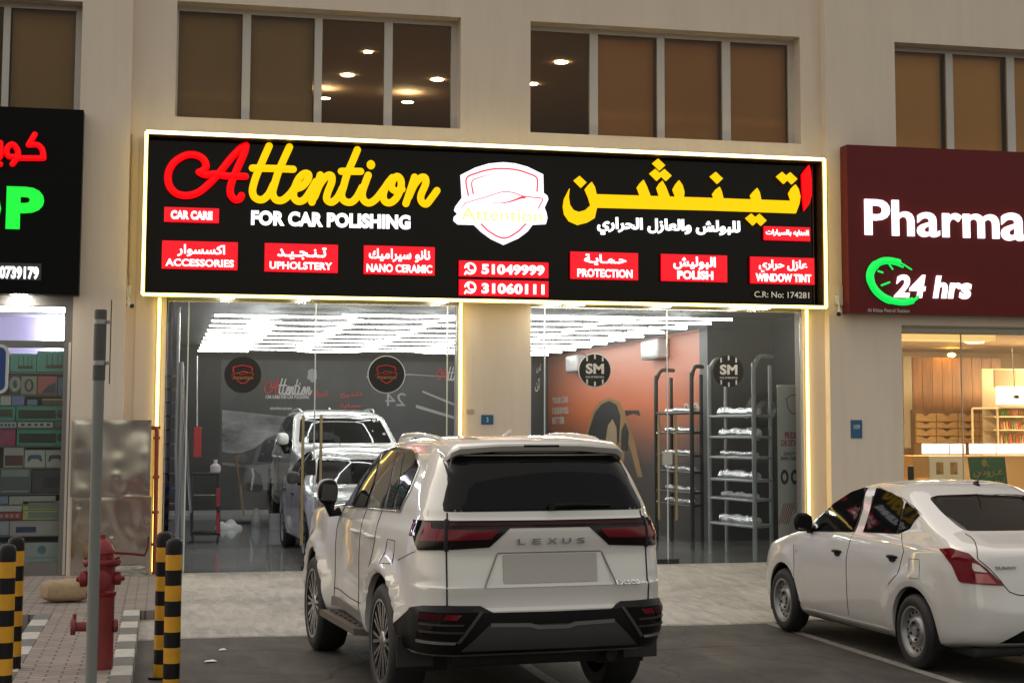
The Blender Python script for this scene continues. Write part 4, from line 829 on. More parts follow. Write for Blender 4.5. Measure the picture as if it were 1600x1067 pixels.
# ceiling lights : straight tubes and a hexagon grid
zt = 3.5; XA, XB = .68, 7.95; R0 = .82; rows = 7; dyr = R0*math.sqrt(3)
HG = thing('hexagon_light', 'large hexagon grid of white ceiling tubes in the workshop', 'ceiling light', (4.3, 7, zt))
edges = set(); ptsd = {}
def key(x, y): return (round(x, 2), round(y, 2))
for ci in range(0, 5):
    for rj in range(0, rows):
        cx_ = 2.05+R0*1.5*ci; cy_ = 2.6+dyr*rj+(dyr/2 if ci % 2 else 0)
        vv = [(cx_+R0*math.cos(k*PI/3), cy_+R0*math.sin(k*PI/3)) for k in range(6)]
        for k in range(6):
            a, b = key(*vv[k]), key(*vv[(k+1)%6]); edges.add((min(a,b), max(a,b)))
q = MB()
for a, b in edges:
    q.box(-.5*math.dist(a,b)+.02, .5*math.dist(a,b)-.02, -.0125, .0125, -.0125, .0125, M=Matrix.Translation(((a[0]+b[0])/2,(a[1]+b[1])/2,zt)) @ Matrix.Rotation(math.atan2(b[1]-a[1],b[0]-a[0]),4,'Z'))
q.build('tube_grid', E_tube, HG)
n = 0
ORD = ['first','second','third','fourth','fifth','sixth','seventh','eighth','ninth','tenth','eleventh']
for j in range(10):
    y = 1.9+j*1.2
    for xa, xb, sd_ in ((XA, 2.05-R0*.45, 'left'), (2.05+R0*6+R0*.45, XB, 'right')):
        q = MB(); q.cyl((xa, y, zt), (xb, y, zt), .0155, n=8)
        tag(q.build('ceiling_tube', E_tube), f'{ORD[j]} tube from the glass on the {sd_} side of the hexagon ceiling lights', 'tube light', 'straight ceiling tubes in the workshop')
for y, nm in ((.95, 'nearest the glass'), (1.35, 'second from the glass')):
    q = MB(); q.cyl((2.4 if y > 1 else 4.9, y, zt), (6.6 if y > 1 else 7.95, y, zt), .0155, n=8); tag(q.build('ceiling_tube', E_tube), 'long white ceiling tube across the workshop, '+nm, 'tube light', 'straight ceiling tubes in the workshop')

# air conditioners on the orange wall
for px, py, L, lb in ((886, 569, .95, 'white wall air conditioner on the orange wall, farther one behind the sticker'), (1004, 547, 1.0, 'white wall air conditioner on the orange wall, nearer the glass')):
    p = at(px, py, x=IX1-.2); t = thing('air_conditioner', lb, 'air conditioner', (IX1, p.y-L/2, p.z-.2), 0, 'air conditioners on the orange wall')
    q = MB(); q.box(IX1-.24, IX1-.015, p.y-L, p.y, p.z-.17, p.z+.17, .045, seg=4); q.build('casing', mat('ac_white', (.62,.60,.60), .35), t, smooth=40)
    q = MB(); q.box(IX1-.225, IX1-.05, p.y-L+.04, p.y-.04, p.z-.18, p.z-.165); q.build('louvre', mat('ac_slot', (.12,.12,.12), .5), t)
# metal stair at far left
ST = thing('metal_staircase', 'steel stair with open treads just inside the left edge of the glass', 'staircase', (.1, 2.2, FZ))
q = MB(); M_tr = mat('stair_tread', (.13,.12,.11), .5, .3)
for k in range(13): q.box(-.72, .28, .9+k*.24, 1.13+k*.24, FZ+.2+.2*k-.02, FZ+.2+.2*k, .004)
q.build('treads', M_tr, ST)
for x in (-.72, .3):
    q = MB(); q.prism([(x-.02,.8,FZ),(x-.02,1.0,FZ),(x-.02,4.2,FZ+2.75),(x-.02,4.0,FZ+2.75)], (.04,0,0)); q.build('stringer', M_steel, ST)
q = MB(); y = .75; q.loft([at(277,872,y=y), at(283,640,y=y), at(284,566,y=y)], .03, 10); q.loft([at(277,872,y=y), (at(275,700,y=y)), at(280,480,y=y)], .02, 8); q.loft([at(284,566,y=y), at(298,800,y=3.0)], .02, 8); q.build('handrail', M_steel, ST, smooth=50)
# blue bag, trolley, extinguisher case, mop, bottle, papers, bucket
q = MB(); p = at(262, 822, y=1.0); q.loft([at(258,822,y=.7),at(259,780,y=.7),at(260,768,y=.7),at(261,754,y=.7)], [.035,.05,.09,.05], 14); tag(q.build('folded_umbrella', mat('blue_cloth', (.03,.09,.28), .7), smooth=50), 'blue folded umbrella leaning by the stair behind the yellow bollards', 'umbrella')
TR = thing('tool_trolley', 'black tool trolley with red side strips near the left wall of the workshop', 'trolley', tuple(at(320, 848, z=FZ)))
yt = at(320, 848, z=FZ).y
def tp(px, py): return at(px, py, y=yt)
q = MB(); a, b = tp(300,740), tp(342,836)
for pxy in ((300,740,300,838),(342,740,342,838)): q.cyl(tp(*pxy[:2]), tp(*pxy[2:]), .022, n=8); 
q.cyl(tp(300,740), tp(342,740), .022, n=8); q.cyl(tp(300,830), tp(342,832), .03, n=8); q.box(a.x, b.x, yt, yt+.5, tp(320,836).z, tp(320,830).z); q.box(a.x, b.x, yt, yt+.5, tp(320,778).z, tp(320,774).z)
for px in (300, 342): q.cyl(tp(px,740)+Vector((0,.5,0)), tp(px,838)+Vector((0,.5,0)), .022, n=8)
q.build('frame', M_black, TR, smooth=50)
mr_ = mat('trolley_red', (.33,.01,.03), .4)
for p0, p1 in ((762,791),(801,833)): q = MB(); q.box(tp(338,0+p0).x, tp(344,p0).x, yt-.03, yt-.005, tp(341,p1).z, tp(341,p0).z, .006); q.build('red_strip', mr_, TR)
for px in (301, 340):
    q = MB(); c = tp(px, 843); q.cyl(c-Vector((.02,0,0)), c+Vector((.02,0,0)), .05, n=14); q.build('castor', M_black, TR)
q = MB(); c = tp(337, 739); q.lathe([(0,0),(.075,0),(.085,.05),(.08,.10),(.03,.14),(.03,.2),(0,.2)], Matrix.Translation((c.x,yt+.2,c.z+.012)), 18); tag(q.build('spray_bottle', mat('pale_bottle', (.5,.46,.45), .35), smooth=40), 'pale round bottle standing on the black tool trolley', 'bottle')
y = 6.; q = MB(); a = at(303,667,y=y); b = at(314,714,y=y); q.box(a.x,b.x,y,y+.16,b.z,a.z,.01); EX = q.build('red_reel_box', mat('reel_red', (.36,.01,.015), .45)); tag(EX, 'tall red box hanging on a cord near the left wall of the workshop', 'box')
q = MB(); q.cyl(at(308,556,y=y), at(308,666,y=y), .012, n=8); tag(q.build('hanging_cord', M_steel), 'thin pale cord hanging from the ceiling above the red box', 'cord')
q = MB(); y = 11.; q.cyl(at(368,712,y=y), at(381,806,y=y), .018, n=8); MO = thing('mop', 'long wooden mop handle leaning on the dark back wall', 'mop', tuple(at(381,812,y=y))); q.build('handle', mat('mop_wood', (.28,.15,.06), .6), MO)
q = MB(); c = at(381,812,y=y); q.box(c.x-.2, c.x+.2, y-.06, y+.06, FZ, FZ+.05, .01); q.build('head', M_dark, MO)
p = at(400, 822, z=FZ); q = MB(); q.lathe([(0,0),(.09,0),(.09,.2),(.04,.26),(.04,.33),(0,.33)], Matrix.Translation(p), 18); BO = q.build('spray_bottle', mat('white_label_bottle', (.42,.42,.42), .4), smooth=40); tag(BO, 'white labelled spray bottle standing on the workshop floor', 'bottle')
p = at(357, 826, z=FZ); q = MB(); nb = bmesh.new(); bmesh.ops.create_icosphere(nb, subdivisions=3, radius=1)
for v in nb.verts: v.co = Vector((p.x+v.co.x*.25, p.y+v.co.y*.2, FZ+max(0,v.co.z)*.13*(1+.4*math.sin(7*v.co.x+3*v.co.y))))
q.add(nb); tag(q.build('rag', M_white, smooth=60), 'crumpled white rag lying on the workshop floor', 'rag')
p = at(432, 826, z=FZ); q = MB(); q.lathe([(0,0),(.13,0),(.16,.26),(.165,.27),(.15,.27),(.12,.02),(0,.02)], Matrix.Translation(p), 20); tag(q.build('bucket', M_white, smooth=40), 'white bucket on the workshop floor beside the parked car', 'bucket')
# long floor bar
# bar racks
M_rw = mat('rack_grey', (.42,.43,.42), .4, .2); M_foil = mat('foil_wrap', (.75,.75,.76), .22, 1, bump=.9, bs=28); M_rk = mat('rack_black', (.018,.018,.018), .4)
def rack(A, Bq, Cq, Dq, ztop, m, label, levels, foil):
    A, Bq, Cq, Dq = [Vector(v) for v in (A, Bq, Cq, Dq)]
    t = thing('bar_rack', label, 'rack', tuple((A+Bq+Cq+Dq)/4))
    for P0, P1 in ((A, Bq), (Cq, Dq)):
        q = MB(); up = Vector((0,0,1)); d = (P1-P0); zz = ztop-FZ
        q.loft(crom([P0, P0+up*(zz-.34), P0+up*(zz-.15)+d*.07, P0+up*(zz-.03)+d*.3, P0+up*zz+d*.6, P1+up*zz+d*.15], 6), .032, 10); q.cyl(P1, P1+up*(zz-.12), .03, n=10); q.build('end_frame', m, t, smooth=50)
    for z in levels:
        q = MB(); up = Vector((0,0,z-FZ))
        for P0, P1 in ((A, Cq), (Bq, Dq), (A, Bq), (Cq, Dq)): q.cyl(P0+up, P1+up, .02, n=8)
        q.build('shelf_rail', m, t, smooth=50)
    return t
LV = [at(1190, py, y=.9).z for py in (650, 683, 715, 750, 780, 820)]
rA, rB, rC, rD = Vector((X(1180,.4,860),.4,FZ)), Vector((X(1206,.75,860),.75,FZ)), Vector((X(1110,1.7,850),1.7,FZ)), Vector((X(1136,2.1,850),2.1,FZ))
rack(rA, rB, rC, rD, Z(1190,556,.5), M_rw, 'light grey tube rack of foil wrapped bars inside the right glass bay', LV, True)
for k, z in enumerate(LV):
    q = MB(); a = (rA+rB)/2+Vector((0,0,z-FZ)); b = (rC+rD)/2+Vector((0,0,z-FZ)); d = b-a; P_ = [a+d*(.12+.78*i/16)+Vector((0,0,.055+random.uniform(-.012,.012))) for i in range(17)]
    th = .035 if k in (2, 4) else .075
    q.loft(P_, [th*random.uniform(.8,1.2) for _ in P_], 10)
    tag(q.build('wrapped_bar', M_foil if k not in (4,) else M_white, smooth=35), ORD[k]+' bar from the top on the light grey rack', 'wrapped bar', 'bars on the light grey rack')
LV2 = [at(1060, py, y=2.6).z for py in (645, 676, 712, 738, 770, 790)]
kA, kB, kC, kD = Vector((X(1082,2.3,850),2.3,FZ)), Vector((X(1097,2.7,850),2.7,FZ)), Vector((X(1026,3.9,840),3.9,FZ)), Vector((X(1050,4.3,840),4.3,FZ))
rack(kA, kB, kC, kD, Z(1060,574,3.), M_rk, 'black tube rack of long bars behind the right glass door handles', LV2, False)
for k, z in enumerate(LV2):
    q = MB(); a = (kA+kB)/2+Vector((0,0,z-FZ)); b = (kC+kD)/2+Vector((0,0,z-FZ)); d = b-a; P_ = [a+d*(.05+.85*i/12)+Vector((0,0,.045+random.uniform(-.01,.01))) for i in range(13)]
    q.loft(P_, [.035*random.uniform(.8,1.3) for _ in P_], 8); tag(q.build('wrapped_bar', M_foil if k % 2 else M_steel, smooth=35), ORD[k]+' bar from the top on the black rack', 'wrapped bar', 'bars on the black rack')
# banner
yb = .42; a = at(1214, 604, y=yb); b = at(1247, 858, y=yb); BN = thing('roll_up_banner', 'white roll up banner with red lettering and wheel pictures in the right bay', 'banner', ((a.x+b.x)/2, yb, FZ))
q = MB(); q.box(a.x, b.x, yb, yb+.006, FZ+.1, a.z); q.build('sheet', mat('banner_white', (.55,.56,.54), .5), BN)
q = MB(); q.box(a.x-.02, b.x+.02, yb-.08, yb+.1, FZ, FZ+.09, .01); q.box(a.x, b.x, yb-.012, yb+.018, a.z, a.z+.025); q.build('stand', M_steel, BN)
m_br = mat('banner_red', (.40,.03,.03), .5); m_bb = mat('banner_black', (.03,.03,.03), .5)
w_ = b.x-a.x
def bt(tx, z0, z1, l, r_, m): text_box('banner_lettering', tx, a.x+w_*l, a.x+w_*r_, z0, z1, yb-.004, m, BN, depth=.003, bold=.03)
zz = lambda py: at(1230, py, y=yb).z
bt('PRIDE', zz(685), zz(675), .38, .98, m_br); bt('CAR DETA', zz(697), zz(687), .16, .98, m_br); bt('QUALITY', zz(712), zz(706), .3, .95, m_bb); bt('SHINE CARE', zz(719), zz(713), .15, .95, m_bb)
q = MB(); c = at(1239, 632, y=yb); stroke(q, [(c.x-.1,yb-.004,c.z+.08),(c.x,yb-.004,c.z+.14),(c.x+.1,yb-.004,c.z+.08),(c.x+.07,yb-.004,c.z-.06),(c.x,yb-.004,c.z-.13),(c.x-.07,yb-.004,c.z-.06),(c.x-.1,yb-.004,c.z+.08)], .006); q.build('shield_outline', m_bb, BN)
for px, py in ((1226,745),(1242,745)):
    c = at(px, py, y=yb-.005); q = MB(); q.lathe([(.035,.0),(.035,.003),(.07,.004),(.07,0)], Matrix.Translation((c.x,yb-.001,c.z)) @ Matrix.Rotation(PI/2,4,'X') @ Matrix.Diagonal((.85,1.5,1,1)), 24); q.build('wheel_picture', m_bb, BN)
q = MB()
for k in range(6): 
    p0 = at(1216+k*3.0, 815, y=yb); q.prism([(p0.x,yb-.004,p0.z-.03),(p0.x+.012,yb-.004,p0.z-.03),(p0.x+.10,yb-.004,p0.z+.26),(p0.x+.088,yb-.004,p0.z+.26)], (0,.003,0))
q.build('striped_pattern', m_br, BN)
# spare wheel and hand cart behind the rack
c = at(1197, 640, y=2.2); WH_ = thing('spare_wheel', 'grey alloy wheel hung behind the light grey rack', 'wheel', (c.x, 2.5, c.z-.3))
q = MB(); q.lathe([(.17,-.09),(.24,-.1),(.27,-.06),(.27,.06),(.24,.1),(.17,.09)], Matrix.Translation((c.x,2.3,c.z)) @ Matrix.Rotation(PI/2,4,'X'), 32); q.build('tyre', M_black, WH_, smooth=40)
q = MB(); q.lathe([(0,.05),(.05,.06),(.06,.03),(.14,.02),(.175,.08),(.175,-.08)], Matrix.Translation((c.x,2.3,c.z)) @ Matrix.Rotation(PI/2,4,'X'), 10); q.build('rim', M_steel, WH_, smooth=20)

# ------------------------------------------------------------------ pharmacy
PX0 = DR[0]-.02; M_pw = mat('pharmacy_cream', (.62,.50,.33), .6)
q = MB(); q.quad((PX0-.1,.31,.1),(PX0-.1,8,.1),(PX0-.1,8,3.7),(PX0-.1,.31,3.7)); q.quad((PX0-.1,8,.1),(19.9,8,.1),(19.9,8,3.7),(PX0-.1,8,3.7)); q.quad((19.9,.31,.1),(19.9,8,.1),(19.9,8,3.7),(19.9,.31,3.7)); q.build('pharmacy_walls', M_pw, B)
q = MB(); q.quad((PX0-.1,.31,3.42),(19.9,.31,3.42),(19.9,8,3.42),(PX0-.1,8,3.42)); q.build('pharmacy_ceiling', mat('pharmacy_ceiling', (.58,.48,.36), .7), B)
q = MB(); q.quad((PX0-.1,-.17,.121),(19.9,-.17,.121),(19.9,8,.121),(PX0-.1,8,.121)); tag(q.build('floor', mat('pale_tile', (.5,.45,.38), .25)), kind='structure')
GF = thing('glass_storefront', 'glass front of the warmly lit pharmacy with steel head', 'glass front', (13, .0, .13))
q = MB(); zg = Z(1411, 510, 0)-.04; q.box(PX0+.03, 15.4, 0, .012, .15, zg-.06); q.build('glass_panel', M_glass, GF)
q = MB(); q.box(PX0+.025, 15.45, -.1, .05, zg-.06, zg+.12, .008); q.box(PX0+.025, 15.45, -.13, -.102, zg+.02, zg+.07, .006); q.build('head_rail', mat('taupe_rail', (.30,.27,.21), .4, .4), GF)
x = X(1503, .0, 600); q = MB(); q.box(x-.008, x+.008, -.002, .014, .15, zg-.061); q.build('glass_joint', mat('warm_edge', (.55,.42,.28), .3), GF)
M_wood = mat('oak_panel', (.27,.125,.045), .5, var=.35, vs=5, stretch=(3,3,.25))
def pbox(name, px0, px1, py0, py1, y, d, m, label, cat, group=None, bev=.004):
    a = at(px0, py0, y=y); b = at(px1, py1, y=y); q = MB(); q.box(a.x, b.x, y, y+d, b.z, a.z, bev); o = q.build(name, m); tag(o, label, cat, group); return o
pbox('ceiling_cove', 1405, 1556, 514, 532, 1.2, .5, mat('cove_glow', (.7,.5,.2), .6, emit=(1,.62,.20), es=.75), 'glowing amber ceiling cove band inside the pharmacy window', 'cove light')
a = at(1425, 558, y=6.6); b = at(1566, 645, y=6.6); WP = thing('wood_panelling', 'tall brown wood panelled wall at the back of the pharmacy', 'wall panelling', ((a.x+b.x)/2, 6.6, b.z))
q = MB(); n = 9
for k in range(n): q.box(a.x+(b.x-a.x)*k/n+.003, a.x+(b.x-a.x)*(k+1)/n-.003, 6.6, 6.65, b.z, a.z, .002)
q.build('boards', M_wood, WP)
pbox('pale_column', 1411, 1427, 556, 700, 6.4, .3, mat('pale_column', (.45,.40,.30), .6), 'pale column at the left end of the pharmacy wood panelling', 'column')
# drawers
DRW = thing('drawer_cabinet', 'oak drawer cabinet with wavy fronts behind the pharmacy counter', 'cabinet', tuple(at(1500, 700, y=6.2)))
ys_, M_oak = [645,658.5,669,681,692], mat('oak_drawer', (.46,.30,.13), .5, var=.15, vs=7, stretch=(1,1,5)); xs_ = [1431,1463,1497,1530,1562]
for i in range(4):
    for j in range(4):
        a = at(xs_[j], ys_[i], y=6.2); b = at(xs_[j+1], ys_[i+1], y=6.2); q = MB(); n = 12
        top = [(a.x+.008+(b.x-a.x-.016)*k/n, 6.2, a.z-.008-(.05*math.sin(PI*max(0,min(1,(k/n-.25)*2)))**2)) for k in range(n+1)]
        q.prism(top+[(b.x-.008,6.2,b.z+.004),(a.x+.008,6.2,b.z+.004)], (0,.04,0)); q.build('drawer_front', M_oak, DRW)
q = MB(); a = at(1430,643,y=6.26); b = at(1563,694,y=6.26); q.box(a.x-.03,b.x+.03,6.26,6.5,b.z-.3,a.z+.03); q.build('carcass', mat('oak_carcass', (.22,.13,.055), .6), DRW)
# counter with white signs
M_cnt = mat('counter_oak', (.55,.36,.18), .5); yc = 3.4
CO = thing('shop_counter', 'long pale oak pharmacy counter with white lit sign strips', 'counter', tuple(at(1500, 780, y=yc)))
a = at(1420, 712, y=yc); b = at(1420, 860, y=yc); q = MB(); q.box(a.x, 19, yc, yc+.7, .13, a.z, .01); q.build('body', M_cnt, CO)
E_sg = mat('white_sign_glow', (.8,.8,.8), .4, emit=(1,.97,.93), es=.8)
for l, r_ in ((1441,1483),(1485,1509),(1515,1556),(1558,1640)):
    a = at(l, 693, y=yc-.03); b = at(r_, 709, y=yc-.03); q = MB(); q.box(a.x, b.x, yc-.03, yc-.004, b.z, a.z, .003); o = q.build('sign_strip', E_sg, CO)
pbox('cardboard_box', 1426, 1452, 712, 746, yc-.5, .45, mat('kraft_card', (.42,.26,.11), .7), 'brown cardboard box standing before the pharmacy counter', 'box')
fx = at(1462, 714, y=yc-.5); t = thing('brochure_stand', 'white brochure stand with two pictures before the pharmacy counter', 'stand', tuple(at(1480, 748, y=yc-.5)))
a = at(1452, 712, y=yc-.5); b = at(1508, 747, y=yc-.5); q = MB(); q.box(a.x, b.x, yc-.5, yc-.46, b.z-.6, a.z, .006); q.build('board', mat('stand_white', (.6,.6,.58), .4), t)
for l in (1463, 1485): a = at(l, 722, y=yc-.51); b = at(l+11.5, 741, y=yc-.51); q = MB(); q.box(a.x, b.x, yc-.508, yc-.501, b.z, a.z); q.build('picture', mat('picture_%d' % l, (.30,.2,.1), .5, var=.5, vs=8), t)
# green poster
yq = .5; a = at(1512, 714, y=yq); b = at(1578, 765, y=yq); q = MB(); sl = .05
GP = thing('poster', 'green sale poster with yellow Arabic lettering in the pharmacy window', 'poster', ((a.x+b.x)/2, yq, b.z)); q.prism([(a.x,yq,a.z),(b.x-.07,yq,a.z),(b.x,yq,b.z-.3),(a.x+.09,yq,b.z-.3)], (0,.008,0)); q.build('sheet', mat('poster_green', (.12,.25,.10), .5), GP)
m_py = mat('poster_yellow', (.68,.50,.14), .5)
text_px('poster_lettering', ar('عـروض'), 1521, 1567, 732, 746, yq-.003, m_py, GP, depth=.002, bold=.02); text_px('poster_lettering', ar('قـيـمـة'), 1556, 1570, 745, 757, yq-.003, m_py, GP, depth=.002, bold=.02)
q = MB(); c = at(1540, 723, y=yq-.003); q.cyl((c.x-.02,yq-.004,c.z+.01),(c.x-.02,yq-.001,c.z+.01),.045,n=14); q.box(c.x-.05,c.x+.06,yq-.004,yq-.001,c.z-.05,c.z-.03); q.build('crest', m_py, GP)
# shelves of bottles on the right
SHP = thing('display_shelf', 'cream pharmacy shelf of pink and green bottles at the right edge', 'shelf', tuple(at(1580, 700, y=5.)))
y5 = 5.; q = MB()
for py in (636, 650, 671, 694): z = Z(1580, py, y5); q.box(at(1553,py,y=y5).x, 17, y5, y5+.4, z-.02, z)
q.box(at(1553,650,y=y5).x, 17, y5+.41, y5+.43, .2, Z(1580,575,y5)); q.build('boards', M_pw, SHP)
q = MB(); a = at(1553, 586, y=y5-.02); q.box(a.x, 17, y5-.03, y5-.0, Z(1580,606,y5), Z(1580,578,y5)); q.build('fascia', mat('taupe_fascia', (.36,.26,.16), .6), SHP)
a = at(1556, 604, y=y5-.05); q = MB(); q.box(a.x, 17, y5-.06, y5-.035, Z(1580,632,y5), Z(1580,604,y5), .004); q.build('light_box', E_sg, SHP)
rb = random.Random(3); n = 0
cols = [(.55,.16,.12),(.6,.4,.2),(.2,.32,.06),(.55,.22,.16),(.5,.34,.22),(.45,.1,.08)]
for r_, (pb, pt) in enumerate(((650,637),(671,657),(694,676))):
    px = 1566; k = 0
    while px < 1604:
        wd = rb.uniform(2.2, 4.2); a = at(px, pb, y=y5+.08); h = Z(px, pt+rb.uniform(0,2), y5)-Z(px, pb, y5); wr = wd/2*.011; cl = cols[rb.randrange(6)] if r_ != 0 or k > 2 else (.12,.28,.04)
        q = MB(); q.lathe([(0,0),(wr,0),(wr,h*.78),(wr*.45,h*.86),(wr*.45,h),(0,h)], Matrix.Translation((a.x,y5+.1,Z(px,pb,y5)+.001)), 12)
        tag(q.build('bottle', mat('bottle_%d' % cols.index(cl) if cl in cols else 'bottle_g', cl, .35), smooth=40), 'small %s cosmetic bottle on the %s row of the cream pharmacy shelf' % (('red','orange','green','pink','tan','dark red')[cols.index(cl)] if cl in cols else 'dark green', ('upper','middle','lower')[r_]), 'bottle', 'bottles on the %s row of the pharmacy shelf' % ('upper','middle','lower')[r_]); px += wd*1.15; k += 1
# pendant and ceiling lights
def glow(px, py, y, r, label, es, colr): 
    p = at(px, py, y=y); q = MB(); q.lathe([(0,0),(r,0),(r*1.2,.02),(0,.02)], Matrix.Translation((p.x,y,3.395)), 20); tag(q.build('ceiling_downlight', mat('pharm_light_%d' % es, colr, .4, emit=colr, es=es)), label, 'downlight')
E_sp = at(1489, 557, y=6.3); q = MB(); q.sphere((E_sp.x, 6.35, E_sp.z+.03), .06, (1.2,1,.6)); tag(q.build('spotlight', mat('amber_lamp', (1,.6,.1), .4, emit=(1,.50,.06), es=60)), 'glowing amber wall spotlight above the pharmacy wood panelling', 'spotlight')
glow(1523, 546, 4.2, .14, 'pale round ceiling light right of the amber spotlight', 5, (1,.88,.65)); glow(1563, 517, 1.6, .2, 'bright oval ceiling light near the pharmacy window top', 6, (1,.9,.65)); glow(1440, 520, 3.0, .22, 'round ceiling light hidden over the pharmacy counter', 240, (1,.74,.42)); glow(1700, 520, 4.5, .35, 'large warm ceiling light over the right of the pharmacy', 220, (1,.74,.42))
q = MB(); q.cyl(at(1581.5,543,y=2.2), at(1586,614,y=2.2), .008, n=8); PT = thing('pendant_lamp', 'small black pendant lamp on a thin rod in the pharmacy', 'pendant lamp', tuple(at(1586, 622, y=2.2))); q.build('rod', M_steel, PT)
q = MB(); c = at(1588, 620, y=2.2); q.lathe([(0,.03),(.03,.03),(.06,-.02),(0,-.03)], Matrix.Translation(c), 18); q.build('shade', M_black, PT, smooth=40)
q = MB(); a = at(1520, 637, y=4.6); b = at(1560, 700, y=4.6)
for p0, p1 in (((1519,638),(1520,700)),((1519,638),(1560,638)),((1558,640),(1560,700))): q.cyl(at(*p0,y=4.6), at(*p1,y=4.6), .018, n=8)
tag(q.build('counter_screen_frame', mat('cream_metal', (.6,.5,.32), .4)), 'thin cream metal frame standing on the pharmacy counter', 'frame')
# ------------------------------------------------------------------ cars
M_paint = mat('pearl_white_paint', (.645,.625,.595), .45, spec=.2, coat=1.); M_paint2 = mat('solid_white_paint', (.62,.605,.585), .45, spec=.2, coat=1.)
M_tint = mat('black_tinted_glass', (.006,.006,.007), .03, spec=.2); M_tint2 = mat('glossy_tinted_glass', (.006,.006,.007), .02, spec=.6); M_trim = mat('black_trim', (.008,.008,.008), .36, spec=.2); M_seam = mat('panel_gap', (.006,.006,.006), .8)
M_tyre = mat('tyre_rubber', (.014,.014,.014), .65, bump=.15, bs=60); M_rimd = mat('dark_rim', (.03,.03,.032), .35, .8); M_rimf = mat('machined_rim', (.62,.61,.6), .22, 1)
M_redl = mat('red_lens', (.14,.003,.010), .08, spec=.35); M_redd = mat('dark_red_lens', (.045,.002,.006), .08, spec=.25); M_smoke = mat('smoked_lens', (.007,.005,.005), .08, spec=.25); M_grey = mat('grey_skid', (.055,.055,.055), .45, spec=.25)

